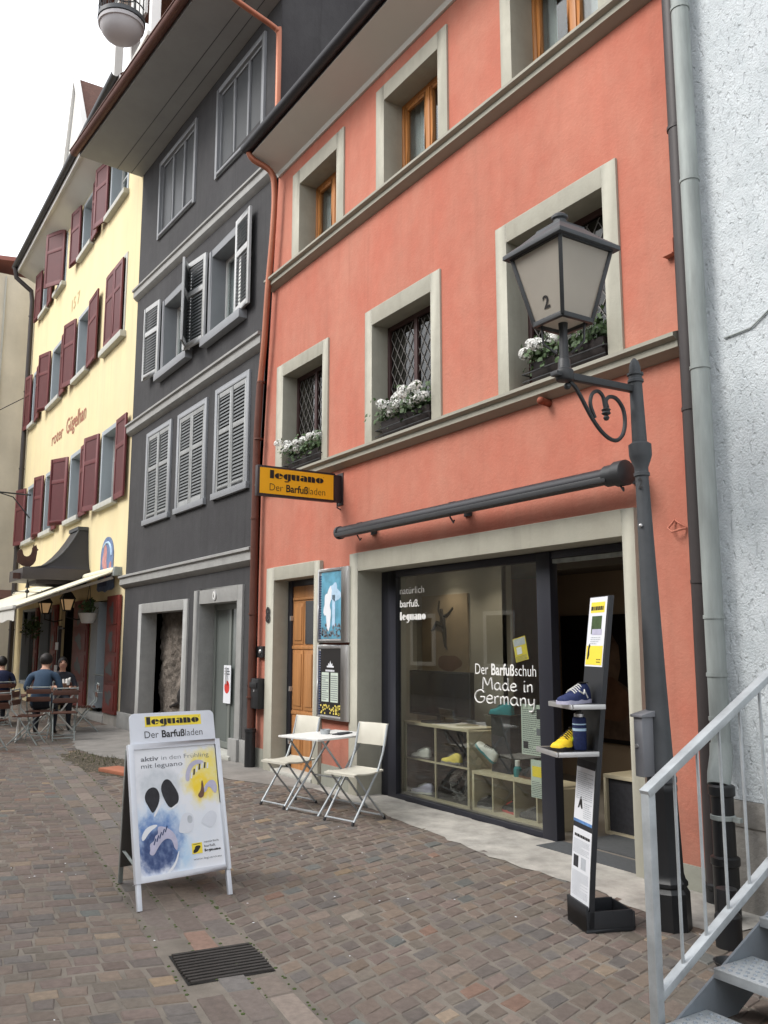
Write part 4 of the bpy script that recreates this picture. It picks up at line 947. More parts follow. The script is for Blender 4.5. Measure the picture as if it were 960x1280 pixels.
nb = thing('notebook', 'thin dark folder lying on the white folding table', 'folder', (-7.72, -.52, .715), R(30)); part('cover', MB().box(-.05, .05, -.12, .12, 0, .010), 'charcoal', nb, .002, world=False); part('pen', MB().cyl((-.03, -.05, .015), (.03, .09, .015), .005, n=8), 'steel', nb, world=False)

# ================================================================== sandwich board
BT = R(16); bU = V((-.0654, .9979, 0)).normalized(); bH = V((-bU.y, bU.x, 0)); bW = (Z3*math.cos(BT)+bH*math.sin(BT)).normalized(); bN = bU.cross(bW)
B0 = V((-5.50, -3.235, 0)); BWID = .645
sb = thing('sandwich_board', 'white folding sandwich board with a painted shoe poster and a header plate', 'sandwich board', tuple(B0+bU*.32+bH*.3))
def bp(u, w_, n=0.): return B0+bU*u+bW*w_+bN*n
def bbox(u0, u1, w0, w1, n0, n1): return MB().obox(bp(u0, w0, n0), bU*(u1-u0), bW*(w1-w0), bN*(n1-n0))
part('frame', bbox(0, .035, .155, 1.0, -.025, .012).merge(bbox(BWID-.035, BWID, .155, 1.0, -.025, .012)).merge(bbox(.035, BWID-.035, .155, .19, -.025, .012)).merge(bbox(.035, BWID-.035, .965, 1.0, -.025, .012)), 'alu_white', sb, .004)
for u in (.004, BWID-.034): part('leg', bbox(u, u+.03, 0, .155, -.02, .006), 'alu_white', sb, .003)
hd = [(0, 0), (.60, 0), (.60, .15)] + [(.60-.035+.035*math.cos(R(a)), .165+.035*math.sin(R(a))) for a in range(0, 91, 15)] + [(.035+.035*math.cos(R(a)), .165+.035*math.sin(R(a))) for a in range(90, 181, 15)] + [(0, .15)]
hp = part('header', MB().prism([bp(.022+p[0], 1.0+p[1], -.012) for p in hd], bN*.012), 'alu_white', sb)
part('yellow_band', rect_mb(bp(.125, 1.108, .0), bU, bW, .40, .068, .001), 'yellow_print', hp, angle=0)
part('brand_lettering', stencil_mb('leguano', bp(.135, 1.122, 0), bU, bW, .375, .036, .003), 'ink', hp, angle=0)
part('lettering', text_mb([('Der', -.006), (' Barfuß', .024), ('laden', -.010)], bp(.118, 1.035, 0), bU, bW, .048, width=.41, thick=.002), 'ink', hp, angle=0)
PW, PH = BWID-.07, .775
def wash_material():
    """printed watercolour washes: soft ragged spots of colour laid out on the sheet itself"""
    m_ = mat('watercolour_print', (.74, .76, .80), .5, var=0); n = m_.node_tree.nodes; l = m_.node_tree.links; b = n['Principled BSDF']
    tc = n.new('ShaderNodeTexCoord'); org = B0+bU*.035+bW*.19-V(sb.location)
    sb_ = n.new('ShaderNodeVectorMath'); sb_.operation = 'SUBTRACT'; l.new(tc.outputs['Object'], sb_.inputs[0]); sb_.inputs[1].default_value = tuple(org)
    def dot(v_, k_):
        d_ = n.new('ShaderNodeVectorMath'); d_.operation = 'DOT_PRODUCT'; l.new(sb_.outputs[0], d_.inputs[0]); d_.inputs[1].default_value = tuple(V(v_)*k_); return d_.outputs['Value']
    cx = n.new('ShaderNodeCombineXYZ'); l.new(dot(bU, 1/PW), cx.inputs[0]); l.new(dot(bW, 1/PH), cx.inputs[1])
    nz = n.new('ShaderNodeTexNoise'); nz.inputs['Scale'].default_value = 5.5; nz.inputs['Detail'].default_value = 8; nz.inputs['Roughness'].default_value = .62; l.new(cx.outputs[0], nz.inputs[0])
    fine = n.new('ShaderNodeTexNoise'); fine.inputs['Scale'].default_value = 16; fine.inputs['Detail'].default_value = 6; l.new(cx.outputs[0], fine.inputs[0])
    rgb = n.new('ShaderNodeRGB'); rgb.outputs[0].default_value = (.74, .76, .80, 1); cur = rgb.outputs[0]
    for x, y, rx, ry, c, am, soft in ((.82, .74, .27, .24, (.82, .70, .16), .95, .35), (.78, .66, .16, .13, (.86, .62, .02), .9, .4), (.95, .90, .10, .10, (.84, .70, .15), .8, .5), (.28, .70, .26, .16, (.50, .54, .58), .8, .35), (.24, .36, .34, .22, (.42, .60, .80), .85, .55), (.52, .14, .16, .15, (.36, .58, .80), .8, .6), (.72, .28, .30, .20, (.62, .70, .80), .45, .8), (.22, .24, .30, .25, (.10, .20, .46), .95, .30), (.22, .18, .22, .16, (.03, .055, .16), .95, .22)):
        a_ = n.new('ShaderNodeVectorMath'); a_.operation = 'SUBTRACT'; l.new(cx.outputs[0], a_.inputs[0]); a_.inputs[1].default_value = (x, y, 0)
        m2 = n.new('ShaderNodeVectorMath'); m2.operation = 'MULTIPLY'; l.new(a_.outputs[0], m2.inputs[0]); m2.inputs[1].default_value = (1/rx, 1/ry, 0)
        ln = n.new('ShaderNodeVectorMath'); ln.operation = 'LENGTH'; l.new(m2.outputs[0], ln.inputs[0])
        ad = n.new('ShaderNodeMath'); ad.operation = 'MULTIPLY_ADD'; ad.inputs[1].default_value = 1.3; l.new(nz.outputs[0], ad.inputs[0]); l.new(ln.outputs['Value'], ad.inputs[2])
        mr = n.new('ShaderNodeMapRange'); mr.inputs[1].default_value = 1.65+soft*.4; mr.inputs[2].default_value = 1.65-soft; mr.inputs[3].default_value = 0; mr.inputs[4].default_value = am; l.new(ad.outputs[0], mr.inputs[0])
        fm_ = n.new('ShaderNodeMapRange'); fm_.inputs[1].default_value = .3; fm_.inputs[2].default_value = .6; fm_.inputs[3].default_value = .62; fm_.inputs[4].default_value = 1; l.new(fine.outputs[0], fm_.inputs[0])
        mu_ = n.new('ShaderNodeMath'); mu_.operation = 'MULTIPLY'; l.new(mr.outputs[0], mu_.inputs[0]); l.new(fm_.outputs[0], mu_.inputs[1])
        mx = n.new('ShaderNodeMix'); mx.data_type = 'RGBA'; l.new(mu_.outputs[0], mx.inputs[0]); l.new(cur, mx.inputs[6]); mx.inputs[7].default_value = (*c, 1); cur = mx.outputs[2]
    l.new(cur, b.inputs['Base Color']); return m_
M['wash'] = wash_material()
pb = part('poster', bbox(.035, BWID-.035, .19, .965, -.015, 0), 'wash', sb)
def pq(u, v_): return bp(.035+u*PW, .19+v_*PH)
def chaikin(P, k=2):
    for _ in range(k):
        Q = []
        for i in range(len(P)):
            a, b = P[i], P[(i+1) % len(P)]; Q += [(a[0]*.75+b[0]*.25, a[1]*.75+b[1]*.25), (a[0]*.25+b[0]*.75, a[1]*.25+b[1]*.75)]
        P = Q
    return P
def pshape(nm, pts, mt, lift):
    if nm in ('painted_shoe', 'painted_trim', 'emblem_mark'): pts = chaikin(pts)
    part(nm, MB().poly([pq(*p)+bN*lift for p in pts]), mt, pb, angle=0)
def pblob(nm, c, rx, ry, mt, lift, seed=1, wob=.14, rot=0.): part(nm, blob_mb(pq(*c), bU, bW, rx*PW, ry*PH, lift, 26, wob, seed, rot), mt, pb, angle=0)
for tx, bd, u, v_, ww in (('aktiv', .018, .08, .90, .21), ('in', -.012, .325, .90, .06), ('den', -.012, .42, .90, .14), ('Frühling', -.012, .60, .90, .31), ('mit', .004, .08, .842, .13), ('leguano', .004, .245, .842, .33)): part('headline', text_mb([(tx, bd)], pq(u, v_), bU, bW, .030, width=PW*ww, thick=.0016), 'ink_grey', pb, angle=0)
pshape('painted_shoe', [(.09, .60), (.13, .67), (.22, .69), (.275, .64), (.27, .56), (.185, .465), (.145, .52)], 'charcoal', .002)
pshape('painted_shoe', [(.285, .66), (.33, .735), (.40, .74), (.46, .67), (.505, .60), (.49, .535), (.40, .495), (.345, .54)], 'charcoal', .002)
pshape('painted_trim', [(.185, .46), (.20, .44), (.29, .545), (.275, .56)], 'paper', .0024); pshape('painted_trim', [(.345, .50), (.40, .485), (.49, .525), (.485, .54), (.40, .50)], 'paper', .0024)
pshape('painted_shoe', [(.60+.33*x*.98, .66+.22*(y-.0)) for x, y in [(0, .2), (.0, .45), (.10, .75), (.3, .95), (.55, 1.0), (.75, .92), (.72, .80), (.5, .84), (.3, .74), (.18, .5), (.14, .2)]], 'lilac', .002)
pshape('painted_shoe', [(.80, .60), (.83, .66), (.90, .70), (.965, .69), (.985, .62), (.95, .57), (.88, .66), (.84, .60)], 'lilac', .002)
pshape('painted_shoe', [(.725, .58), (.78, .62), (.79, .70), (.81, .70), (.82, .58), (.77, .55)], 'tone_brown', .0022)
for k in range(7): x = .66+.035*k; y = .705+.05*math.sin((k+1)/8*math.pi)+.012*k; pshape('painted_stripe', [(x, y), (x+.02, y+.002), (x+.03, y+.05), (x+.012, y+.05)], 'charcoal' if k % 2 else 'paper', .0026)
pshape('painted_shoe', [(.03, .30), (.09, .37), (.20, .39), (.235, .375), (.13, .335), (.05, .26)], 'paper', .0026)
pshape('painted_shoe', [(.22, .37), (.30, .365), (.40, .32), (.45, .24), (.44, .16), (.405, .18), (.385, .25), (.33, .27), (.27, .25), (.21, .20), (.16, .145), (.11, .165), (.13, .20), (.12, .24), (.18, .26), (.19, .30), (.23, .31)], 'lilac', .0028)
for k in range(5): x = .175+.035*k; y = .225+.022*k; pshape('painted_stripe', [(x, y), (x+.028, y+.05), (x+.016, y+.055), (x-.01, y+.008)], 'deep_blue', .0032)
pshape('painted_trim', [(.30, .005), (.40, .07), (.45, .16), (.462, .155), (.42, .06), (.335, .0)], 'paper', .0026)
pshape('painted_shoe', [(.52, .44), (.60, .455), (.67, .42), (.645, .285), (.50, .29), (.46, .31)], 'alu_white', .002); pshape('painted_trim', [(.585, .43), (.645, .42), (.64, .36), (.58, .365)], 'grey_paint', .0024)
pshape('painted_shoe', [(.73, .365), (.86, .455), (.955, .42), (.93, .34), (.86, .30), (.79, .335)], 'alu_white', .002)
pshape('emblem_square', [(.61, .115), (.735, .115), (.735, .20), (.61, .20)], 'yellow_print', .002)
pshape('emblem_mark', [(.62, .12), (.67, .125), (.70, .15), (.72, .17), (.69, .18), (.65, .175), (.64, .15), (.625, .145)], 'ink', .0026); pshape('emblem_mark', [(.62, .185), (.72, .190), (.72, .195), (.62, .190)], 'ink', .0026)
for k, (tx, bd) in enumerate((('natürlich', 0), ('barfuß.', .01))): part('small_lettering', text_mb([(tx, bd)], pq(.76, .192-.034*k), bU, bW, .014, width=PW*(.18-.04*k), thick=.0016), 'ink', pb, angle=0)
part('small_lettering', stencil_mb('leguano', pq(.76, .122), bU, bW, PW*.20, .012, .0016), 'ink', pb, angle=0)
part('small_lettering', text_mb([('www.leguano.eu', 0)], pq(.62, .065), bU, bW, .014, width=PW*.34, thick=.0016), 'ink_grey', pb, angle=0)
# rear leaf, leaning the other way
k_ = V((-6.19, -3.15, 0)); top = bp(0, .97, -.03); rW = (top-k_); rl = rW.length; rW.normalize(); rN = bU.cross(rW)
part('rear_panel', MB().obox(k_+rW*.14, bU*BWID, rW*(rl-.14), rN*.014), 'bag', sb)
part('rear_frame', MB().obox(k_+rW*.0, bU*.03, rW*rl, -rN*.02).obox(k_+bU*(BWID-.03), bU*.03, rW*rl, -rN*.02).obox(k_+bU*.03+rW*.14, bU*(BWID-.06), rW*.03, -rN*.02), 'zinc', sb, .003)
part('spreader', MB().bar(bp(.02, .25, -.02), k_+rW*.26+bU*.02, .02, .004).bar(bp(BWID-.02, .25, -.02), k_+rW*.26+bU*(BWID-.02), .02, .004), 'zinc', sb)
part('hinge', MB().cyl(bp(.05, .985, -.03), bp(BWID-.05, .985, -.03), .012, n=10), 'zinc', sb)

# ================================================================== shoe display stand in the doorway
b1, b2 = V((-3.98, -1.14, 0)), V((-3.735, -1.232, 0)); dU = (b2-b1).normalized(); dB = V((-dU.y, dU.x, 0)); SW = (b2-b1).length
ds = thing('display_stand', 'dark leaning shoe display stand with printed sheets and a trough base', 'display stand', tuple((b1+b2)/2+dB*.14))
def lean(z): t = max(z, 0)/1.92; return .205*t**1.25+.0
def dp_(u, z, n=0.): return b1+dU*u+dB*(lean(z)+.0-n)+Z3*z
bx_ = MB().obox(b1, dU*SW, dB*.30, Z3*.02).obox(b1+Z3*.02, dU*SW, dB*.015, Z3*.125).obox(b1+dB*.285+Z3*.02, dU*SW, dB*.015, Z3*.085).obox(b1+dB*.015+Z3*.02, dU*.015, dB*.27, Z3*.095).obox(b1+dB*.015+dU*(SW-.015)+Z3*.02, dU*.015, dB*.27, Z3*.095)
part('trough', bx_, 'stand_dark', ds, .004)
pan = MB(); N_ = 14; vs = []; fs = []
for i in range(N_+1):
    z = .02+1.88*i/N_
    for (u, n) in ((0, -.016), (SW, -.016), (SW, -.046), (0, -.046)): vs.append(dp_(u, z, n))
for i in range(N_):
    for j in range(4): fs.append((i*4+j, i*4+(j+1) % 4, (i+1)*4+(j+1) % 4, (i+1)*4+j))
fs += [(3, 2, 1, 0), (N_*4, N_*4+1, N_*4+2, N_*4+3)]
part('panel', pan.add(vs, fs), 'stand_dark', ds, angle=50)
def psheet(z0, z1, u0, u1, lift): 
    m_ = MB(); n = 6
    for i in range(n):
        a, c = z0+(z1-z0)*i/n, z0+(z1-z0)*(i+1)/n
        m_.poly([dp_(u0, a, -.016+lift), dp_(u1, a, -.016+lift), dp_(u1, c, -.016+lift), dp_(u0, c, -.016+lift)])
    return m_
def pl_lines(z0, z1, u0, u1, n, seed, fill=.4):
    rr_ = random.Random(seed); m_ = MB(); ph = (z1-z0)/n
    for i in range(n):
        z = z0+ph*i; u = u0; end = u1 if rr_.random() > .3 else u0+(u1-u0)*rr_.uniform(.4, .9)
        while u < end:
            w2 = min(rr_.uniform(.008, .03), end-u); m_.poly([dp_(u, z, -.0125), dp_(u+w2, z, -.0125), dp_(u+w2, z+ph*fill, -.0125), dp_(u, z+ph*fill, -.0125)]); u += w2+.005
    return m_
s1 = part('top_sheet', psheet(1.475, 1.895, .005, SW-.02, .002), 'paper', ds, angle=0)
part('yellow_field', psheet(1.80, 1.865, .03, SW-.045, .0028), 'yellow_print', s1, angle=0); part('print', pl_lines(1.815, 1.85, .035, SW-.06, 1, 2, .7), 'ink', s1, angle=0)
part('yellow_field', psheet(1.485, 1.60, .012, SW-.03, .0028), 'yellow_print', s1, angle=0)
part('photo', psheet(1.67, 1.78, .055, SW-.07, .0028), 'leaf', s1, angle=0); part('photo', psheet(1.665, 1.70, .07, SW-.06, .0034), 'lilac', s1, angle=0)
part('print', pl_lines(1.61, 1.66, .06, SW-.07, 4, 3), 'grey_paint', s1, angle=0); part('print', pl_lines(1.50, 1.53, .16, SW-.05, 2, 7), 'ink', s1, angle=0)
part('picture', MB().poly([dp_(u, z, -.0125) for u, z in ((.03, 1.52), (.045, 1.515), (.06, 1.545), (.055, 1.58), (.065, 1.60), (.05, 1.615), (.035, 1.59))]), 'tone_dark', s1, angle=0)
s2 = part('middle_sheet', psheet(.565, .89, .002, SW-.012, .002), 'paper', ds, angle=0)
part('print', pl_lines(.70, .86, .02, SW-.03, 14, 5), 'grey_paint', s2, angle=0); part('print', pl_lines(.60, .69, .13, SW-.03, 8, 6), 'grey_paint', s2, angle=0)
part('picture', MB().poly([dp_(u, z, -.0125) for u, z in ((.05, .645), (.07, .65), (.08, .67), (.10, .645), (.115, .65), (.10, .70), (.085, .72), (.07, .69))]), 'tone_dark', s2, angle=0)
part('band', psheet(.565, .582, .002, SW-.012, .0034), 'blue_paint', s2, angle=0); part('top_band', psheet(.88, .925, .002, SW-.012, .0026), 'charcoal', s2, angle=0)
s3 = part('lower_sheet', psheet(.12, .535, .004, SW-.008, .002), 'paper', ds, angle=0)
part('print', pl_lines(.485, .505, .03, SW-.03, 1, 9, .8), 'ink', s3, angle=0); part('print', pl_lines(.395, .475, .02, SW-.03, 9, 10, .45), 'grey_paint', s3, angle=0); part('print', pl_lines(.16, .30, .02, SW-.03, 17, 12, .45), 'grey_paint', s3, angle=0)
part('picture', psheet(.315, .38, .03, .095, .003), 'charcoal', s3, angle=0); part('picture', psheet(.315, .38, .13, .195, .003), 'grey_paint', s3, angle=0)
def dshelf(z, u0, u1, dep):
    o = dp_(u0, z, -.016)
    part('shelf', MB().obox(o, dU*(u1-u0), -dB*dep, Z3*.008), 'stand_dark', ds); part('shelf_edge', MB().obox(o-dB*dep-Z3*.018, dU*(u1-u0), -dB*.012, Z3*.028).obox(o+dU*(u1-u0)-dB*(dep)-Z3*.018, dU*.012, dB*dep, Z3*.028).obox(o-dU*.012-dB*dep-Z3*.018, dU*.012, dB*dep, Z3*.028), 'alu', ds, .002)
    return o
o1 = dshelf(1.255, -.02, SW+.05, .20); o2 = dshelf(.985, -.035, SW+.01, .25)
ang = math.atan2(dU.y, dU.x)
p1 = dp_(.12, 1.2635, .0); shoe('navy shoe with white stripes on the upper shelf of the display stand', tuple(p1), R(-80), 'shoe_blue', 'lilac', 'shoe_white', stripe='shoe_white')
p2 = dp_(.035, .9935, .01); shoe('yellow shoe on the lower shelf of the display stand', tuple(p2), R(-72), 'shoe_yellow', 'tone_dark', 'shoe_black')
p3 = dp_(.175, .995, .055); t3 = thing('drink_bottle', 'tall blue printed tin standing on the lower shelf of the display stand', 'bottle', tuple(p3))
part('body', MB().lathe([(.036, 0), (.040, .006), (.040, .17), (.037, .185), (.030, .19)], tuple(p3), 18), 'shoe_blue', t3); part('cap', MB().lathe([(.030, 0), (.030, .018), (.012, .030)], tuple(p3+Z3*.19), 16), 'alu', t3)
part('print', MB().lathe([(.0405, .11), (.0405, .125)], tuple(p3), 18).lathe([(.0405, .145), (.0405, .152)], tuple(p3), 18), 'pale_blue', t3); part('dot', MB().lathe([(.016, 0), (.016, .004)], tuple(p3+(-dB*.9-dU*.5).normalized()*.037+Z3*.06), 10, axis=tuple(-dB*.9-dU*.5)), 'lime', t3)

# ================================================================== street lamp
LB, LT = V((-3.555, -.735, 0)), V((-3.620, -.765, 3.42)); ax = (LT-LB).normalized()
lamp = thing('street_lamp', 'dark grey cast iron street lamp with a square tapered lantern on a scrolled arm', 'street lamp', tuple(LB))
def la_(z): return LB+ax*(z/ax.z)
def lprof(pts, mt, nm, n=20): return part(nm, MB().lathe([(r_, z/ax.z) for r_, z in pts], tuple(LB), n, axis=tuple(ax)), mt, lamp, angle=30)
lprof([(.115, 0), (.115, .20), (.105, .215), (.100, .225), (.108, .235), (.108, .255), (.096, .27), (.088, .30), (.080, .75), (.084, .76), (.084, .785), (.078, .80)], 'black_iron', 'base', 8)
lprof([(.078, .80), (.086, .81), (.086, .835), (.076, .85), (.074, .86), (.062, 1.4), (.0405, 2.64)], 'lamp_grey', 'pole', 24)
lprof([(.0405, 2.64), (.049, 2.645), (.049, 2.665), (.043, 2.67), (.043, 2.70), (.066, 2.76), (.070, 2.78), (.070, 2.845), (.056, 2.855), (.050, 2.86)], 'lamp_grey', 'collar', 24)
lprof([(.046, 2.86), (.040, 3.21), (.040, 3.245), (.050, 3.25), (.050, 3.265), (.042, 3.275), (.042, 3.29), (.051, 3.297), (.051, 3.31), (.036, 3.315), (.036, 3.35), (.027, 3.385), (.010, 3.408), (.002, 3.412)], 'lamp_grey', 'top', 20)
part('number', text_mb([('2', .01)], la_(2.56)+V((.006, -.0425, 0)), V((1, -.15, 0)), Z3, .07, .9, thick=.003), 'ink', lamp, angle=0)
part('screw', MB().sphere(la_(2.33)+V((.01, -.052, 0)), .012, 8, 6), 'alu', lamp)
AX, AY, AZ = -3.655, -1.345, 3.205         # lantern axis and arm height
arm = part('arm', MB().obox((AX-.022, AY-.05, AZ-.02), (.044, 0, 0), (.03, .61, 0), (0, 0, .042)).lathe([(.048, -.03), (.055, -.02), (.055, .03), (.040, .045), (.036, .10), (.030, .11)], (AX, AY, AZ), 16).obox((AX-.028, AY-.09, AZ-.012), (.056, 0, 0), (0, .06, 0), (0, 0, .026)), 'iron', lamp, .003)
sc = MB(); P0 = V((AX, -.80, 0)); S_ = lambda y, z: (AX, y, z)
sc.tube(spline([S_(AY+.04, AZ-.03), S_(AY+.10, AZ-.07), S_(-1.12, 2.97), S_(-1.02, 2.885), S_(-.93, 2.86), S_(-.865, 2.90), S_(-.835, 2.98), S_(-.845, 3.07), S_(-.90, 3.13), S_(-.965, 3.135), S_(-1.0, 3.10), S_(-.985, 3.06)]), .013, 8)
sc.tube(spline([S_(-1.10, 2.98), S_(-1.135, 3.06), S_(-1.12, 3.125), S_(-1.07, 3.155), S_(-1.025, 3.13), S_(-1.01, 3.07), S_(-1.0, 3.03)]), .012, 8)
sc.lathe([(.022, -.02), (.030, -.012), (.022, 0), (.030, .012), (.018, .022)], S_(-1.0, 3.035), 10)
sc.lathe([(.012, -.05), (.020, -.035), (.012, -.02)], S_(-1.0, 3.03), 10); sc.sphere(S_(AY+.02, AZ-.06), .022, 8, 6)
part('scroll', sc, 'iron', lamp)
lan = part('lantern', MB().lathe([(.030, .10), (.026, .28), (.030, .33)], (AX, AY, AZ), 12), 'iron', lamp)
def sq(z, h): return [V((AX-h, AY-h, z)), V((AX+h, AY-h, z)), V((AX+h, AY+h, z)), V((AX-h, AY+h, z))]
zb, zt, hb, ht = 3.535, 3.975, .122, .212
fm = MB(); lo, hi = sq(zb, hb), sq(zt, ht)
for i in range(4):
    fm.bar(lo[i], hi[i], .024, .024); fm.bar(lo[i], lo[(i+1) % 4], .026, .03); fm.bar(hi[i], hi[(i+1) % 4], .026, .026)
for s_ in (-1, 1): fm.tube([(AX+s_*.09, AY+s_*.09, zb), (AX+s_*.085, AY+s_*.085, zb-.12), (AX+s_*.03, AY+s_*.03, zb-.19)], .008, 6)
part('frame', fm, 'iron', lan, .002)
gm = MB(); lo, hi = sq(zb+.012, hb-.006), sq(zt-.01, ht-.006)
for i in range(4): gm.poly([lo[i], lo[(i+1) % 4], hi[(i+1) % 4], hi[i]])
part('glass', gm, 'lantern_glass', lan, angle=0); part('bottom_glass', MB().poly(sq(zb+.004, hb-.02)), 'lantern_glass', lan, angle=0)
rm = MB(); e0, e1, e2, e3, e4 = sq(zt-.005, .252), sq(zt+.022, .252), sq(zt+.09, .17), sq(zt+.155, .105), sq(zt+.165, .105)
vs = e0+e1+e2+e3+e4; fs = [(3, 2, 1, 0)]+[(k*4+i, k*4+(i+1) % 4, (k+1)*4+(i+1) % 4, (k+1)*4+i) for k in range(4) for i in range(4)]+[(16, 17, 18, 19)]
part('roof', rm.add(vs, fs), 'lamp_grey', lan, .003, angle=20)
part('finial', MB().lathe([(.075, .16), (.07, .18), (.045, .19), (.04, .225), (.052, .235), (.052, .25), (.035, .265), (.01, .278)], (AX, AY, zt), 16), 'lamp_grey', lan)
# the black 2 on the street side pane
pU = (lo[1]-lo[0]).normalized(); pW = ((hi[0]+hi[1])/2-(lo[0]+lo[1])/2).normalized()
part('number', text_mb([('2', .03)], (lo[0]+lo[1])/2+pW*.060-pU*.020, pU, pW, .078, 1.0, thick=.003), 'ink', lan, angle=0)
jb = thing('junction_box', 'small grey metal box with a sloping lid on the side of the street lamp', 'box', (-3.66, -.88, .83))
part('case', MB().box(-3.625, -3.56, -.905, -.80, .845, 1.185), 'post_grey', jb, .006)
part('lid', MB().prism([(-3.637, -.92, 1.185), (-3.637, -.78, 1.185), (-3.637, -.78, 1.225), (-3.637, -.92, 1.20)], (.09, 0, 0)), 'post_grey', jb, .004)
part('lock', MB().lathe([(.012, 0), (.012, .008)], (-3.605, -.905, 1.02), 10, axis=(0, -1, 0)), 'alu', jb)

# ================================================================== white house with the rough plaster, pipes
wh = thing('house', 'white house of rough pitted plaster behind the metal stairs', 'house', (-1.2, -.1, 0))
part('wall', MB().box(-3.66, 3.6, -.13, 7, .66, 9.5), 'white_plaster', wh, angle=0)
part('plinth', MB().box(-3.62, 3.6, -.125, 6.9, 0, .66).box(-3.625, 3.6, -.135, -.125, .50, .655), 'plinth', wh, .01)
part('roof', MB().prism([(-3.7, -.6, 9.4), (-3.7, 3.4, 12.2), (-3.7, 7.2, 9.4)], (7.3, 0, 0)), 'shingle', wh, angle=0)
part('cable', MB().tube([(-3.40, -.14, 3.60), (-3.2, -.14, 3.61), (-3.05, -.14, 3.70), (-2.86, -.14, 3.78), (-2.5, -.14, 3.9)], .006, 6), 'zinc', wh)
gp_ = thing('downpipe', 'weathered pale zinc downpipe on the white house with a black standpipe foot', 'downpipe', (-3.47, -.30, 0))
part('pipe', MB().cyl((-3.535, -.225, .98), (-3.535, -.225, 9.0), .060, n=20), 'zinc', gp_)
for z in (1.15, 1.42, 1.78, 3.42, 4.75, 6.05): part('clip', MB().cyl((-3.535, -.225, z-.012), (-3.535, -.225, z+.012), .066, n=20), 'zinc', gp_)
part('offset_bend', MB().tube([(-3.535, -.225, 1.0), (-3.53, -.235, .92), (-3.51, -.29, .82), (-3.50, -.315, .76)], [.068, .070, .072, .068], 16), 'zinc', gp_)
part('standpipe', MB().lathe([(.075, 0), (.075, .30), (.085, .31), (.085, .35), (.066, .36), (.066, .70), (.078, .71), (.078, .76), (.066, .77)], (-3.475, -.325, 0), 18), 'black_iron', gp_)
part('collar', MB().lathe([(.070, .565), (.074, .568), (.074, .592), (.070, .595)], (-3.475, -.325, 0), 18).box(-3.40, -3.35, -.34, -.31, .565, .59), 'zinc', gp_)
dpz = thing('downpipe', 'dark brown downpipe at the right edge of the orange-red house', 'downpipe', (-3.72, -.08, 0))
part('pipe', MB().cyl((-3.722, -.085, .10), (-3.702, -.085, 8.45), .070, n=18), 'brown_pipe', dpz)
for z in (1.05, 2.02, 3.2, 5.28, 7.2): part('clip', MB().cyl((-3.714, -.085, z-.012), (-3.714, -.085, z+.012), .076, n=18), 'brown_pipe', dpz)
part('shoe_collar', MB().lathe([(.076, 0), (.076, .08), (.084, .085), (.084, .11), (.07, .12)], (-3.722, -.085, 0), 16), 'black_iron', dpz)
sw = thing('standpipe', 'short black drain pipe standing on the setts below the stairs', 'drain pipe', (-3.17, -.74, 0))
part('pipe', MB().lathe([(.07, 0), (.07, .16), (.055, .18), (.055, .30), (.0, .31)], (-3.17, -.74, 0), 16), 'black_iron', sw)
bw = thing('bowl', 'flat dark metal bowl on the ground beside the stairs', 'bowl', (-2.96, -1.02, 0)); part('rim', MB().lathe([(.06, 0), (.085, .04), (.078, .04), (.055, .008)], (-2.96, -1.02, 0), 18), 'iron', bw)

# ================================================================== galvanised outside stairs
stx, SY, k = -2.65, -1.93, .52
ss = thing('stairs', 'galvanised steel outside stairs with a thin barred railing in the right foreground', 'stairs', (stx+.5, -1.2, 0))
def stringer(x):
    # lower edge, upper edge
    return MB().prism([(x, -2.02, 0), (x, -1.96, 0.005), (x, -.30, .80), (x, -.30, .56), (x, -1.45, .0)], (.012, 0, 0))
part('stringer', stringer(stx+.02), 'steel_dull', ss); part('stringer', stringer(stx+1.02), 'steel_dull', ss)
tr_z = [(-1.93, .065), (-1.60, .22), (-1.26, .375), (-.92, .53), (-.60, .69)]
for y, z in tr_z:
    tm = MB().box(stx+.035, stx+1.02, y, y+.27, z-.004, z).box(stx+.035, stx+1.02, y, y+.006, z-.042, z-.004).box(stx+.035, stx+1.02, y+.262, y+.27, z-.042, z-.004)
    hs = MB()
    for i in range(26):
        for j in range(6): hs.lathe([(.011, 0), (.0085, .0035), (.005, .0012)], (stx+.06+i*.0365+(.018 if j % 2 else 0), y+.03+j*.042, z+.0004), 6)
    tq = part('tread', tm, 'steel', ss, .003); part('grip', hs, 'steel_dull', tq)
def rail(z): return lambda y: (stx, y, z+(y-SY)*k)
top_, low_ = rail(.985), rail(.15)
part('post', MB().obox((stx-.022, SY-.022, 0), (.044, 0, 0), (0, .044, 0), (0, 0, .985)), 'steel', ss, .004)
part('handrail', MB().bar(V(top_(SY))+V((0, -.022, -.010)), top_(-.30), .05, .034), 'steel', ss, .004)
part('lower_rail', MB().bar(V(low_(SY))+V((0, .0, .0)), low_(-.30), .044, .034), 'steel', ss, .004)
for i in range(10):
    y = -1.755+.163*i
    part('baluster', MB().cyl(V(low_(y)), V(top_(y)), .0075, n=8), 'steel', ss)
part('post', MB().obox((stx-.022, -.32, .5), (.044, 0, 0), (0, .044, 0), (0, 0, 1.35)), 'steel', ss, .004)
part('landing', MB().box(stx+.02, stx+1.04, -.34, -.14, .84, .88), 'steel', ss, .004)

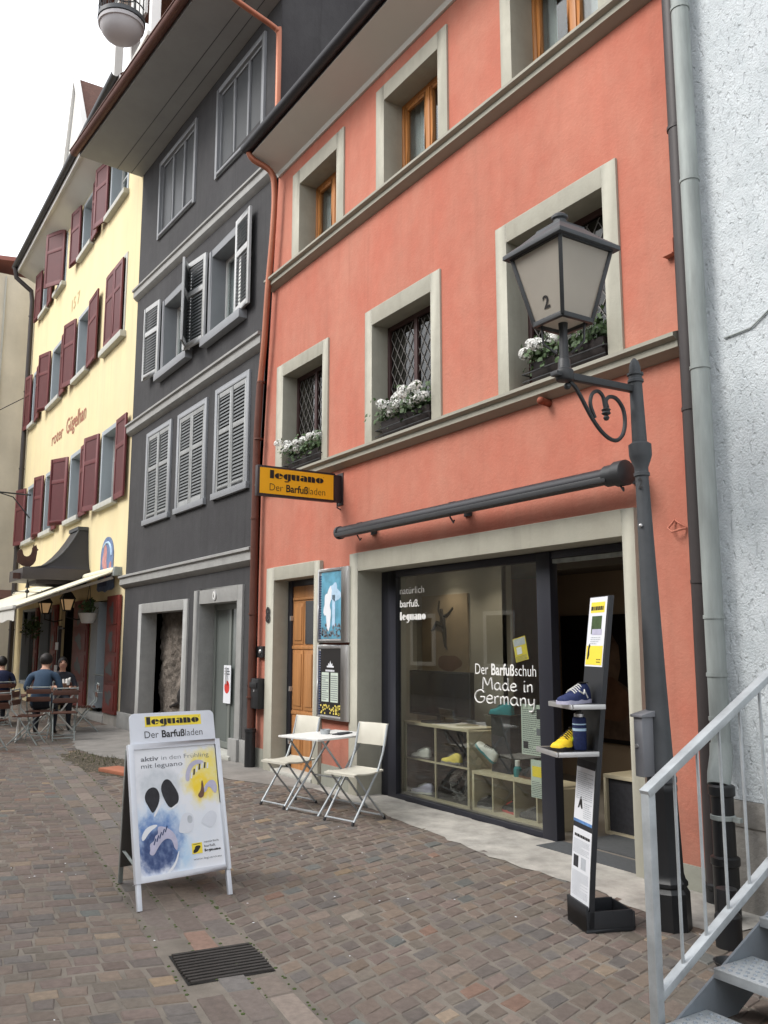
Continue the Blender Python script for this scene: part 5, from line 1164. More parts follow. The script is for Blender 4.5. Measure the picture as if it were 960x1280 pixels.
# ================================================================== the anthracite house
bk = thing('house', 'anthracite plastered house with grey shutters, stone ledges and a deep overhanging eave', 'house', (-14.1, 0, 0))
KX, K0 = -.052, -17.2
F1 = [(-16.14, -14.72, 3.82, 5.57), (-14.40, -13.01, 3.82, 5.55), (-12.66, -11.34, 3.83, 5.57)]
F2 = [(-15.50, -13.92, 6.55, 8.02), (-13.12, -11.62, 6.52, 8.06)]
F3 = [(-16.0, -13.95, 9.52, 11.15), (-12.98, -11.05, 9.52, 11.15)]
holes = [(-16.06, -13.74, -.05, 2.20), (-13.12, -11.52, -.05, 2.26)]+[(a+.08, b-.08, c+.08, d-.08) for a, b, c, d in F1]+[(a+.12, b-.12, c, d-.12) for a, b, c, d in F2]+[(a+.05, b-.05, c+.05+KX*(a-K0)*.5, d-.05+KX*(a-K0)) for a, b, c, d in F3]
part('wall', tilt_edge(shell(MB(), -17.22, -11.0, 11.55, holes, 8., ridge=5.5, z0=-.1), -11.0, .45, 4.2, 8.6), 'black', bk, angle=0)
def bled(x0, x1, z0, z1, dz=.20, p=.10):
    pr = lambda x, z: [(x, 0, z+dz*.12), (x, -p, z-.01), (x, -p, z-.045), (x, -p*.72, z-.06), (x, -p*.72, z-dz*.72), (x, -p*.3, z-dz*.92), (x, 0, z-dz)]
    a, b = pr(x0, z0), pr(x1, z1); n = len(a)
    return MB().add(a+b, [tuple(range(n)), tuple(range(2*n-1, n-1, -1))]+[(i, n+i, n+(i+1) % n, (i+1) % n) for i in range(n)])
part('ledge', bled(-17.30, -11.0, 2.92, 2.93, .25, .13), 'grey_stone', bk, angle=20)
part('ledge', bled(-17.30, -10.86, 5.99, 5.99, .24, .13), 'grey_stone', bk, angle=20)
part('ledge', bled(-17.26, -10.62, 8.86, 8.50, .24, .12), 'grey_stone', bk, angle=20)
part('base', MB().box(-17.25, -16.2, -.05, 0, 0, .30), 'grey_stone', bk, .01); part('base', MB().box(-11.40, -11.02, -.05, 0, 0, .30), 'grey_stone', bk, .01)
o_ = part('opening_surround', surround(-16.2, -13.6, 0, 2.32, -16.0, -13.80, 0, 2.15, -.03, .26), 'grey_stone', bk, .006)
# gutted room behind the open doorway
rb = MB(); r_ = random.Random(12); nx, nz = 44, 44; vs = []; fs = []
for i in range(nx+1):
    for j in range(nz+1): vs.append((-16.15+2.55*i/nx, .40+r_.uniform(-.022, .022)+.04*math.sin(i*.31+math.sin(j*.2))*math.sin(j*.23), 2.5*j/nz))
for i in range(nx):
    for j in range(nz): q = i*(nz+1)+j; fs.append((q, q+nz+1, q+nz+2, q+1))
part('rubble_wall', rb.add(vs, fs), 'rubble', bk, angle=20)
rk = MB()
for q in range(40): rk.sphere((r_.uniform(-15.8, -13.9), r_.uniform(.20, .40), r_.uniform(0, .30)), r_.uniform(.06, .2), 7, 5, (1, .8, .6))
part('rubble_heap', rk, 'rubble', bk, angle=20, stuff=True)
part('hanging_sack', MB().sphere((-14.35, .30, .72), .28, 10, 8, (1, .6, .75)).tube([(-15.6, .4, .45), (-14.8, .35, .6), (-13.9, .38, .66)], .03, 6), 'tone_dark', bk)
d_ = part('door_surround', surround(-13.31, -11.40, 0, 2.43, -13.06, -11.58, 0, 2.21, -.035, .30).box(-11.66, -11.36, -.09, -.03, 0, .30).box(-13.35, -13.02, -.09, -.03, 0, .30), 'grey_stone', bk, .006)
dd = part('door', casement(MB(), -13.06, -11.58, .06, 2.21, .22, .09, .06).box(-12.44, -12.36, .22, .28, .15, 2.12), 'door_grey', bk, .004)
part('pane', MB().box(-12.97, -12.44, .24, .25, .15, 2.12), 'frost_grey', dd)
part('pane', MB().box(-12.36, -11.67, .24, .25, .15, 2.12), 'frost_grey', dd)
part('handle', MB().bar((-12.40, .17, 1.0), (-12.40, .17, 1.25), .02), 'alu', dd); part('step', MB().box(-13.04, -11.55, -.12, .2, 0, .06), 'sill_stone', bk, .01)
st_ = part('sticker', MB().box(-12.55, -12.28, .195, .20, .72, 1.28), 'paper', dd)
part('sign', MB().lathe([(.095, 0), (.095, .003)], (-12.415, .195, .96), 18, axis=(0, -1, 0)), 'sticker_red', st_); part('print', lines_mb((-12.52, .195, 1.14), X3, Z3, .2, .12, 3, .5, seed=3), 'ink_grey', st_, angle=0)
nm = part('number_plate', MB().lathe([(.075, 0), (.075, .012)], (-12.42, -.035, 2.32), 20, axis=(0, -1, 0)), 'alu', bk); part('plate_face', MB().lathe([(.055, 0), (.055, .004)], (-12.42, -.048, 2.32), 20, axis=(0, -1, 0)), 'white', nm); part('figure', text_mb([('6', .02)], (-12.45, -.053, 2.29), X3, Z3, .065, .9), 'ink', nm, angle=0)
for (a, b, c, d) in F1:
    wf = part('window', surround(a, b, c-.03, d, a+.10, b-.10, 0, d-.09, -.035, .02).box(a-.02, b+.02, -.06, .02, c-.03, c+.07), 'grey_frame', bk, .005)
    h_ = d-.09-c-.07-.01; m_ = (a+b)/2; wd = (b-a-.20)/2-.01
    for o in (a+.105, m_+.003):
        f, s_ = louvre((o, .01, c+.075), X3, -Y3, wd, h_, (.60,), .065, .035, 26); sh = part('shutter', f, 'shutter_grey', wf, .003); 
        part('slats', s_, 'louvre_mid', wf)
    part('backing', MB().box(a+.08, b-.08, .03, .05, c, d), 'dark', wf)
def open_shutter(hx, side, ang_, w_, z0, h_, par):
    """hinged at hx; side -1 swings left; ang_ = angle from the wall"""
    U = V((side*math.cos(R(ang_)), -math.sin(R(ang_)), 0)); N = V((-U.y*side*-1, 0, 0)); N = U.cross(Z3) if side > 0 else Z3.cross(U)
    o = V((hx, -.045, z0)); f, s_ = louvre(o, U, N, w_, h_, (.62,), .075, .04, 24)
    part('shutter', f, 'shutter_pale', par, .003); part('slats', s_, 'louvre_dark', par)
for n_, (a, b, c, d) in enumerate(F2):
    wf = part('window', surround(a, b, c-.02, d, a+.14, b-.14, 0, d-.13, -.03, .26).box(a-.06, b+.06, -.13, .10, c-.10, c+.04), 'grey_frame', bk, .006)
    ca = casement(MB(), a+.14, b-.14, c+.04, d-.13, .22, .06, .05).box((a+b)/2-.035, (a+b)/2+.035, .21, .27, c+.10, d-.19); part('casement', ca, 'white', wf, .004)
    part('pane', MB().box(a+.2, b-.2, .245, .249, c+.1, d-.19), 'pane', wf); cu = MB()
    for q in range(22): xa = a+.15+(b-a-.3)*q/22; cu.obox((xa, .30+.02*(q % 2), c), ((b-a-.3)/22, .02*(1-2*(q % 2)), 0), (0, .004, 0), (0, 0, d-.15-c))
    part('curtain', cu, 'curtain', wf)
    z0, h_ = c+.03, d-c-.02
    if n_ == 0:
        open_shutter(a-.02, -1, 6, .70, z0+.04, h_, wf); open_shutter(b+.0, 1, 30, .60, z0, h_, wf)
    else:
        open_shutter(a-.02, -1, 8, .74, z0, h_, wf); open_shutter(b-.26, 1, 3, .60, z0, h_, wf)
for (a, b, c, d) in F3:
    zz = KX*((a+b)/2-K0)
    m_ = surround(a, b, c, d, a+.09, b-.09, c+.10, d-.09, -.04, .12, True); w3 = (b-a-.18)/3
    wf = part('window', sheared(m_, KX, K0), 'grey_frame', bk, .004)
    ca = MB()
    for q in range(3): casement(ca, a+.09+w3*q+.004, a+.09+w3*(q+1)-.004, c+.10, d-.09, .01, .04, .05)
    part('casement', sheared(ca, KX, K0), 'grey_frame', wf, .003)
    part('pane', sheared(MB().box(a+.10, b-.10, .035, .04, c+.12, d-.10), KX, K0), 'frost_dark', wf); part('dark_backing', sheared(MB().box(a+.05, b-.05, .11, .13, c, d), KX, K0), 'dark', wf)  # rear sheet coloured dark like an unlit interior
# deep eave: boarded soffit, copper gutter along its edge
E0, E1 = V((-17.30, -1.30, 11.50)), V((-10.5, -1.0, 11.12)); I0, I1 = V((-17.30, .02, 11.43)), V((-10.5, .02, 11.05))
part('soffit', MB().add([I0, I1, E1, E0, I0+Z3*.10, I1+Z3*.10, E1+Z3*.10, E0+Z3*.10], [(0, 1, 2, 3), (7, 6, 5, 4), (0, 3, 7, 4), (3, 2, 6, 7), (2, 1, 5, 6), (1, 0, 4, 5)]), 'black_soffit', bk, angle=0)
gv = MB()
for t in (.2, .42): gv.bar(I0.lerp(E0, t)-Z3*.004, I1.lerp(E1, t)-Z3*.004, .008, .008)
part('board_joint', gv, 'lamp_grey', bk)
part('roof', MB().add([E0+V((-.1, -.02, .12)), E1+V((.1, -.02, .12)), V((-10.4, 4, 16.9)), V((-17.4, 4, 17.3)), V((-10.4, 8.6, 11.5)), V((-17.4, 8.6, 11.9))], [(0, 1, 2, 3), (3, 2, 4, 5)]), 'shingle', bk, angle=0)
gt_ = MB(); gx = E1-E0; dn = V((0, 0, 1)); ot = gx.cross(dn).normalized(); ot = ot if ot.y < 0 else -ot; pr = []
for a in range(180, 361, 20): pr.append((.085+.085*math.cos(R(a)), .085*math.sin(R(a))))
pr += [(.085+.078*math.cos(R(a)), .004+.078*math.sin(R(a))) for a in range(360, 179, -20)]
gt_.prism([E0-gx.normalized()*.12+ot*p[0]+Z3*(p[1]+.10) for p in pr], gx+gx.normalized()*.2)
gt_.tube([E0-gx.normalized()*.12+ot*.175+Z3*.105, E1+ot*.175+Z3*.105], .012, 6)
part('gutter', gt_, 'copper_old', bk, angle=40)
cp = thing('downpipe', 'bright copper downpipe between the anthracite house and the orange-red house', 'downpipe', (-10.9, -.1, 0))
part('upper_pipe', MB().tube(spline([E1+V((-.05, -.09, .12)), (-10.50, -1.02, 10.86), (-10.50, -.80, 10.68), (-10.50, -.20, 10.50), (-10.50, -.085, 10.44), (-10.50, -.06, 10.34), (-10.50, -.06, 8.6)]), .042, 12), 'copper', cp)
part('pipe', MB().tube(spline([(-10.50, -.50, 8.42), (-10.48, -.42, 8.30), (-10.40, -.20, 8.16), (-10.40, -.13, 7.9), (-10.45, -.12, 7.29), (-10.57, -.12, 6.51), (-10.66, -.12, 5.73), (-10.76, -.12, 5.17)]), .043, 14), 'copper', cp)
part('lower_pipe', MB().tube([(-10.76, -.12, 5.18), (-10.83, -.12, 4.4), (-10.86, -.11, 3.4), (-10.87, -.10, .45)], .052, 14), 'copper_old', cp)
for z in (.9, 2.0, 3.3, 4.4, 5.2): part('clip', MB().cyl((-10.86 if z < 4 else -10.80 if z < 5 else -10.76, -.11, z-.012), (-10.86 if z < 4 else -10.80 if z < 5 else -10.76, -.11, z+.012), .060, n=14), 'copper_old', cp)
part('standpipe', MB().lathe([(.072, 0), (.072, .44), (.08, .45), (.08, .49), (.06, .50)], (-10.875, -.10, 0), 14), 'black_iron', cp)

# ================================================================== the yellow inn
yl = thing('house', 'pale yellow inn with dark red shutters and faded lettering on its front', 'house', (-22.9, 0, 0))
OPEN1 = [(-27.80, -26.50), (-25.30, -24.05), (-22.40, -21.15), (-19.45, -18.15)]
YH = []
for a, b in OPEN1: YH.append((a, b, 4.60, 6.25))
OPEN2 = [(-28.0, -27.3), (-25.35, -24.0), (-22.35, -21.1)]
for a, b in OPEN2: YH.append((a, b, 8.25, 9.90))
YH.append((-19.55, -18.15, 8.25, 10.0))
OPEN3 = [(-27.3, -26.4), (-25.3, -24.3), (-22.45, -21.3), (-19.8, -18.35)]
for a, b in OPEN3: YH.append((a, b, 11.60, 13.05))
GH = [(-19.62, -18.30, -.05, 2.50), (-22.6, -21.3, -.05, 2.45), (-24.85, -23.45, .50, 2.47), (-27.35, -25.55, .50, 2.54)]
part('wall', shell(MB(), -28.62, -17.22, 13.45, YH+GH, 9., ridge=6, z0=-.1), 'yellow', yl, angle=0)
def ywin(a, b, c, d, sill=True):
    w_ = part('window', surround(a-.05, b+.05, c, d+.05, a+.06, b-.06, 0, d-.05, -.015, .26), 'bluegrey', yl, .004)
    if sill: part('sill', MB().box(a-.10, b+.10, -.13, .12, c-.10, c+.02), 'sill_stone', w_, .01)
    part('casement', casement(MB(), a+.06, b-.06, c+.02, d-.05, .22, .06, .05).box((a+b)/2-.035, (a+b)/2+.035, .21, .27, c+.08, d-.11).box(a+.12, b-.12, .225, .25, c+(d-c)*.62, c+(d-c)*.62+.03), 'white', w_, .003)
    part('pane', MB().box(a+.1, b-.1, .245, .249, c+.06, d-.1), 'pane', w_)
    part('curtain', MB().box(a+.1, b-.1, .34, .36, c+.3, d), 'curtain', w_)
    part('dark_backing', MB().box(a-.05, b+.05, .6, .62, c, d), 'dark', w_)  # room shade painted as a dark sheet behind the curtain
    return w_
def yshut(hx, side, ang_, w_, z0, h_, par):
    U = V((side*math.cos(R(ang_)), -math.sin(R(ang_)), 0)); N = U.cross(Z3) if side > 0 else Z3.cross(U); o = V((hx, -.05, z0))
    f = MB(); st = .085; th = .04
    for q in (0, w_-st): f.obox(o+U*q, U*st, N*th, Z3*h_)
    for z, hh in ((0, .12), (h_*.62, .10), (h_-.10, .10)): f.obox(o+U*st+Z3*z, U*(w_-2*st), N*th, Z3*hh)
    sh = part('shutter', f, 'maroon_light', par, .004); part('panel', MB().obox(o+U*st+N*.008, U*(w_-2*st), N*.02, Z3*h_), 'maroon', par)
zz, hh = 4.55, 1.72
w_ = [ywin(a, b, 4.60, 6.25) for a, b in OPEN1]
yshut(-27.85, -1, 14, .66, zz, hh, w_[0]); yshut(-26.45, 1, 3, .56, zz, hh, w_[0]); yshut(-25.35, -1, 14, .56, zz, hh, w_[1]); yshut(-24.0, 1, 2, .6, zz, hh, w_[1]); yshut(-22.45, -1, 24, .68, zz, hh, w_[2]); yshut(-21.1, 1, 1, .74, zz, hh, w_[2]); yshut(-19.5, -1, 12, .72, zz, hh, w_[3]); yshut(-18.1, 1, 1, .76, zz, hh, w_[3])
zz = 8.2
w_ = [ywin(a, b, 8.25, 9.90) for a, b in OPEN2]
yshut(-28.02, -1, 8, .55, zz, hh, w_[0]); yshut(-27.25, 1, 2, .7, zz, hh, w_[0]); yshut(-25.4, -1, 16, .66, zz, hh, w_[1]); yshut(-23.95, 1, 2, .66, zz, hh, w_[1]); yshut(-22.4, -1, 10, .74, zz, hh, w_[2]); yshut(-21.05, 1, 2, .95, zz, hh, w_[2])
cw = part('window', surround(-19.62, -18.08, 8.2, 10.07, -19.52, -18.18, 0, 9.98, -.02, .15), 'sill_stone', yl, .005); part('sill', MB().box(-19.75, -17.98, -.13, .1, 8.10, 8.24), 'sill_stone', cw, .01)
yshut(-19.52, 1, 0, .66, 8.26, 1.70, cw); yshut(-18.18, -1, 0, .66, 8.26, 1.70, cw)
w_ = [ywin(a, b, 11.6, 13.05) for a, b in OPEN3]
zz, hh = 11.55, 1.55
yshut(-27.35, -1, 6, .60, zz, hh, w_[0]); yshut(-26.35, 1, 2, .62, zz, hh, w_[0]); yshut(-24.35, -1, 26, .80, zz+.05, 1.62, w_[1]); yshut(-22.5, -1, 8, .66, zz, hh, w_[2]); yshut(-21.25, 1, 2, .66, zz, hh, w_[2]); yshut(-19.85, -1, 10, .70, zz, hh, w_[3])
part('lettering', text_mb([('roter', .012)], (-24.85, -.004, 7.02), X3, Z3, .36, width=1.35, thick=.004), 'faded_red', yl, angle=0); part('lettering', text_mb([('Gügelhan', .016)], (-23.15, -.004, 7.0), X3, Z3, .42, width=2.05, thick=.004), 'faded_red', yl, angle=0)
part('lettering', text_mb([('15 7', .006)], (-23.3, -.004, 10.42), X3, Z3, .34, width=.85, thick=.004), 'faded_ochre', yl, angle=0)
part('eaves', MB().prism([(-28.7, 0, 13.15), (-28.7, -.08, 13.18), (-28.7, -.52, 13.40), (-28.7, -.56, 13.40), (-28.7, -.56, 13.56), (-28.7, 0, 13.56)], (11.45, 0, 0)), 'soffit', yl, angle=20)
part('fascia', MB().box(-28.7, -17.25, -.60, -.562, 13.38, 13.58), 'white', yl)
part('gutter', MB().prism([(-28.75, -.68+.085*math.cos(R(a)), 13.58+.085*math.sin(R(a))) for a in range(180, 361, 20)]+[(-28.75, -.68+.076*math.cos(R(a)), 13.585+.076*math.sin(R(a))) for a in range(360, 179, -20)], (11.5, 0, 0)), 'navy_metal', yl, angle=40)
part('roof', MB().prism([(-28.7, -.60, 13.58), (-28.7, 4.5, 19.4), (-28.7, 9.2, 13.5), (-28.7, 4.5, 19.1)], (11.45, 0, 0)), 'shingle', yl, angle=0)
pz = part('ground_floor_window', surround(-24.9, -23.4, .45, 2.5, -24.8, -23.5, .55, 2.42, -.02, .2, True).merge(surround(-27.45, -25.45, .45, 2.56, -27.3, -25.6, .55, 2.5, -.02, .2, True)), 'bluegrey', yl, .004)
part('pane', MB().box(-24.8, -23.5, .18, .186, .55, 2.42).box(-27.3, -25.6, .18, .186, .55, 2.5), 'pane_dark', pz); part('dark_backing', MB().box(-28, -21, .55, .57, 0, 2.6), 'dark', pz)  # one dark sheet added as the shaded inside behind the ground floor panes
# tall carved shutters by the doors
def tall_panel(x0, x1, y, seed):
    t = part('door_shutter', MB().box(x0, x1, y-.05, y, .22, 2.56), 'door_red', yl, .006); r_ = random.Random(seed)
    pn_ = MB(); ch = MB()
    for z0, z1 in ((.30, .78), (.86, 1.34), (1.42, 1.90), (1.98, 2.46)):
        pn_.box(x0+.08, x1-.08, y-.066, y-.05, z0, z1)
        ch.merge(blob_mb(((x0+x1)/2, y-.067, (z0+z1)/2), X3, Z3, (x1-x0)*.20, (z1-z0)*.34, .002, 16, .5, seed+int(z0*10)))
    part('panel', pn_, 'door_red', t, .004); part('chalk_drawing', ch, 'frost_dark', t, angle=0)
tall_panel(-21.0, -19.72, -.02, 3); tall_panel(-18.22, -17.34, -.02, 5); tall_panel(-23.35, -22.75, -.02, 8); tall_panel(-25.4, -24.95, -.02, 9)
for a, b in ((-21.25, -19.66), (-18.27, -17.25)): part('base', MB().box(a, b, -.035, 0, 0, .215), 'plinth', yl)
part('step', MB().box(-19.64, -18.28, -.05, .29, 0, .16), 'grey_stone', yl, .01)
dr_ = part('door', MB().box(-19.62, -18.30, .30, .34, 0, 2.45), 'dark', yl); part('pillar', MB().box(-19.60, -19.05, -.02, .3, .25, 2.48), 'bluegrey', yl); part('rail', MB().tube([(-19.0, -.06, .95), (-18.3, -.06, .95)], .015, 6).tube([(-19.0, -.06, .6), (-18.3, -.06, .6)], .012, 6), 'zinc', yl)
mu = thing('mural', 'arched painted niche picture in blue and pink on the yellow wall', 'mural', (-18.6, 0, 2.7))
ar = [(-.48, 0), (.48, 0), (.48, .42)]+[(.48*math.cos(R(a)), .42+.42*math.sin(R(a))) for a in range(10, 171, 16)]+[(-.48, .42)]
part('panel', MB().prism([(-18.6+p[0], -.02, 3.0+p[1]) for p in ar], (0, .018, 0)), 'mural_blue', mu); part('figure', blob_mb((-18.72, -.02, 3.32), X3, Z3, .18, .34, .004, seed=5, wob=.3).merge(blob_mb((-18.3, -.02, 3.15), X3, Z3, .1, .14, .004, seed=6)), 'mural_pink', mu, angle=0)
part('halo', MB().tube([(-18.6+.36*math.cos(R(a)), -.02, 3.42+.30*math.sin(R(a))) for a in range(0, 150, 15)], .025, 6), 'pale_blue', mu)
part('scroll_plate', shape_mb((-19.3, -.006, 2.66), X3, Z3, [(0, .25), (.1, .1), (.35, .12), (.5, 0), (.65, .12), (.9, .1), (1, .25), (.97, 1), (.03, 1)], 1.35, .34, .010), 'mural_blue', mu, angle=0); part('lettering', lines_mb((-19.15, -.016, 2.80), X3, Z3, 1.05, .12, 1, .7, seed=4), 'deep_blue', mu, angle=0)

# ================================================================== in front of the yellow inn
hd_ = thing('door_canopy', 'dark swept metal canopy over the door of the yellow inn', 'canopy', (-20.75, 0, 3.1))
vs = []; fs = []; n = 10
for i in range(n+1):
    t = i/n; yy = -1.42*(1-t)+(-.20)*t; zz = 3.22+.95*(t**2.6); hw = .78-.36*t**1.3
    vs += [(-20.75-hw, 0, zz), (-20.75-hw, yy, zz), (-20.75+hw, yy, zz), (-20.75+hw, 0, zz)]
for i in range(n):
    for j in range(3): fs.append((i*4+j, i*4+j+1, (i+1)*4+j+1, (i+1)*4+j))
fs.append((n*4, n*4+1, n*4+2, n*4+3))
part('hood', MB().add(vs, fs), 'navy_metal', hd_, angle=50)
part('rim', MB().box(-21.54, -19.96, -1.43, -.01, 2.98, 3.23), 'brown_pipe', hd_, .006); part('seam', MB().tube([(-20.75+.78-.36*(i/n)**1.3, -1.42*(1-i/n)-.20*i/n-.004, 3.225+.95*(i/n)**2.6) for i in range(n+1)], .018, 6), 'lamp_grey', hd_)
part('cap', MB().box(-21.18, -20.30, -.24, -.01, 4.16, 4.24), 'lamp_grey', hd_); part('soffit', MB().box(-21.3, -20.2, -1.1, -.02, 2.90, 2.98), 'sign_box', hd_)
wv = thing('weather_vane', 'rusty rooster weather vane with compass letters standing on the canopy tip', 'weather vane', (-20.2, -1.28, 2.7))
ROO = [(0, .34), (.02, .50), (-.02, .62), (.06, .76), (.16, .80), (.24, .74), (.28, .62), (.34, .56), (.44, .54), (.54, .56), (.62, .62), (.66, .70), (.68, .78), (.68, .86), (.72, .90), (.74, 1.0), (.80, .93), (.86, 1.0), (.90, .90), (.93, .84), (1.0, .80), (.93, .76), (.92, .66), (.88, .40), (.78, .26), (.64, .18), (.62, 0), (.58, 0), (.57, .16), (.48, .16), (.46, 0), (.42, 0), (.42, .17), (.26, .20), (.10, .28)]
o = V((-20.2, -1.52, 3.16)); part('rooster', MB().prism([o+V((-.012, p[0]*.44, p[1]*.60)) for p in ROO], (.024, 0, 0)), 'vane', wv, angle=0)
part('arrow', MB().bar((-20.2, -1.52, 3.06), (-20.2, -.95, 3.06), .02).box(-20.215, -20.185, -1.58, -1.40, 2.99, 3.12), 'vane', wv); part('mast', MB().cyl((-20.2, -1.27, 2.55), (-20.2, -1.27, 3.2), .014, n=8).sphere((-20.2, -1.27, 2.72), .045, 8, 6).lathe([(.05, 0), (.02, .1)], (-20.2, -1.27, 2.80), 8), 'iron', wv)
part('compass_bar', MB().bar((-20.2, -1.50, 2.71), (-20.2, -.98, 2.71), .014), 'iron', wv); part('compass_letter', text_mb([('O', .01)], (-20.19, -1.60, 2.66), Y3, Z3, .10, .9), 'iron', wv, angle=0); part('compass_letter', text_mb([('W', .01)], (-20.19, -.98, 2.66), Y3, Z3, .10, .9), 'iron', wv, angle=0)
ay = thing('awning', 'open cream awning sloping out from the yellow inn over the tables', 'awning', (-23, -1, 2.4))
part('cloth', MB().prism([(-28.4, -.10, 3.06), (-28.4, -1.95, 2.30), (-28.4, -1.95, 2.275), (-28.4, -.10, 3.035)], (10.8, 0, 0)), 'awning_cream', ay); vl = MB(); n = 54
for i in range(n): xa = -28.4+10.8*i/n; vl.obox((xa, -1.955, 2.03+.02*math.sin(i*.9)), (10.8/n, 0, 0), (0, .008, 0), (0, 0, .25))
part('valance', vl, 'offwhite', ay); part('roller', MB().cyl((-28.45, -.10, 3.06), (-17.55, -.10, 3.06), .075, n=14), 'awning_cream', ay); part('front_bar', MB().box(-28.4, -17.58, -1.99, -1.93, 2.25, 2.32), 'offwhite', ay, .01)
part('arm', MB().bar((-17.75, -.10, 2.92), (-18.3, -1.0, 2.60), .05).bar((-18.3, -1.0, 2.60), (-17.75, -1.92, 2.27), .05), 'offwhite', ay); part('mount', MB().box(-17.72, -17.48, -.16, 0, 2.94, 3.12), 'zinc', ay, .01)
def wall_lantern(lab, x):
    t = thing('wall_lantern', lab, 'lantern', (x, -.42, 2.2), 0, 'amber lanterns under the cream awning'); z = 2.26
    f = MB(); z += .06; lo = [V((x+a*.07, -.42+b*.07, z)) for a, b in ((-1, -1), (1, -1), (1, 1), (-1, 1))]; hi = [V((x+a*.125, -.42+b*.125, z+.26)) for a, b in ((-1, -1), (1, -1), (1, 1), (-1, 1))]; gl_ = MB()
    for i in range(4): f.bar(lo[i], hi[i], .024); f.bar(lo[i], lo[(i+1) % 4], .028); f.bar(hi[i], hi[(i+1) % 4], .03); gl_.poly([lo[i].lerp(hi[i], .02), lo[(i+1) % 4], hi[(i+1) % 4], hi[i]])
    part('frame', f, 'black_iron', t); part('glass', gl_, 'warm_glass', t, angle=0); part('roof', MB().lathe([(.21, 0), (.12, .12), (.06, .18), (.04, .24), (.0, .26)], (x, -.42, z+.26), 4, a0=R(45), a1=R(405)), 'black_iron', t, angle=0)
    part('bracket', MB().tube([(x, -.42, z-.02), (x, -.42, z-.14), (x, -.2, z-.2), (x, 0, z-.15)], .016, 6).tube([(x, -.42, z+.50), (x, -.3, z+.58), (x, 0, z+.55)], .014, 6), 'black_iron', t)
wall_lantern('amber lit lantern on the left half of the yellow inn under the awning', -22.45); wall_lantern('amber lit lantern nearest to the carved red doors under the awning', -20.15)
fr_ = thing('notice_rack', 'dark post with small notice plates between the lanterns', 'sign post', (-21.3, -.3, 0)); part('post', MB().box(-21.34, -21.26, -.34, -.26, 0, 2.0).box(-21.34, -20.9, -.32, -.28, 1.92, 1.96), 'sign_box', fr_); part('plate', MB().box(-21.40, -21.15, -.36, -.345, 1.45, 1.62).box(-21.40, -21.15, -.36, -.345, .95, 1.10), 'paper', fr_)
def bush(lab, c, r0, n_, pot, seed):
    r_ = random.Random(seed); t = thing('hanging_plant' if pot else 'potted_plant', lab, 'plant', c); lf = MB()
    for k in range(n_):
        d = V((r_.gauss(0, 1), r_.gauss(0, 1), r_.gauss(0, 1))).normalized()*r0*r_.uniform(.3, 1); p = V(c)+V((d.x, d.y*.7, d.z*.8)); nn = V((r_.gauss(0, 1), r_.gauss(0, 1)-.5, r_.gauss(.5, 1))).normalized(); u = nn.orthogonal().normalized(); w2 = nn.cross(u); s_ = r_.uniform(.03, .06)
        lf.poly([p+u*s_, p+w2*s_*.6, p-u*s_, p-w2*s_*.6])
    part('foliage', lf, 'leaf', t, angle=0); c = V(c)
    if pot: part('pot', MB().lathe([(.13, -.34), (.19, -.16), (.20, -.13), (.17, -.13)], c, 14), 'red_pot', t)
    part('stem', MB().tube([c-Z3*.3, c, c+Z3*.15], .012, 5), 'tone_brown', t)
    if pot: part('hook', MB().tube([c-Z3*.13+X3*.24, c+Z3*.5, c-Z3*.13-X3*.24], .006, 5), 'iron', t)
bush('small plant hanging in a pale pot between the red carved doors', (-18.85, -.28, 2.36), .26, 160, True, 5)
bush('leafy plant hanging under the awning beside the left lantern', (-24.2, -.35, 2.0), .42, 260, False, 7)
bush('dark shrub in the doorway of the cream house at the street bend', (-30.2, -1.6, 1.9), .5, 200, False, 9)

# garden chairs and tables
def bistro_chair(label, loc, rotz):
    t = thing('garden_chair', label, 'chair', loc, rotz, 'slatted garden chairs of the inn')
    for s_ in (-1, 1):
        part('back_leg', MB().tube([(s_*.19, .24, .88), (s_*.19, .20, .55), (s_*.19, .10, .44), (s_*.19, -.22, 0)], .011, 6), 'zinc', t, world=False); part('front_leg', MB().tube([(s_*.17, -.18, .44), (s_*.17, .26, 0)], .011, 6), 'zinc', t, world=False)
    sl_ = MB()
    for k in range(6): sl_.box(-.21, .21, -.20+.068*k, -.15+.068*k, .44, .458)
    part('seat', sl_, 'slat_wood', t, .003, world=False); bk_ = MB()
    for k in range(2): bk_.box(-.20, .20, .205+.02*k, .225+.02*k, .62+.13*k, .70+.13*k)
    part('backrest', bk_, 'slat_wood', t, .003, world=False); part('stretcher', MB().cyl((-.19, -.17, .06), (.19, -.17, .06), .009, n=6), 'zinc', t, world=False); part('stretcher', MB().cyl((-.17, .22, .05), (.17, .22, .05), .009, n=6), 'zinc', t, world=False); part('top_rail', MB().cyl((-.19, .235, .86), (.19, .235, .86), .010, n=6), 'zinc', t, world=False)
    return t
def garden_table(label, loc, rotz, w_=.75, d_=.75):
    t = thing('garden_table', label, 'table', loc, rotz); sl_ = MB(); n = 9
    for k in range(n): sl_.box(-w_/2, w_/2, -d_/2+d_*k/n, -d_/2+d_*(k+.86)/n, .72, .742)
    part('tabletop', sl_, 'slat_wood', t, .003, world=False)
    for s_ in (-1, 1): part('leg', MB().tube([(s_*.30, -.30, .72), (s_*.30, -.08, .42), (s_*.30, .26, .06), (s_*.30, .34, 0)], .017, 7).tube([(s_*.28, .30, .72), (s_*.28, .08, .42), (s_*.28, -.26, .06), (s_*.28, -.34, 0)], .017, 7), 'offwhite', t, world=False)
    part('brace', MB().cyl((-.30, 0, .38), (.30, 0, .38), .012, n=6), 'offwhite', t, world=False); return t
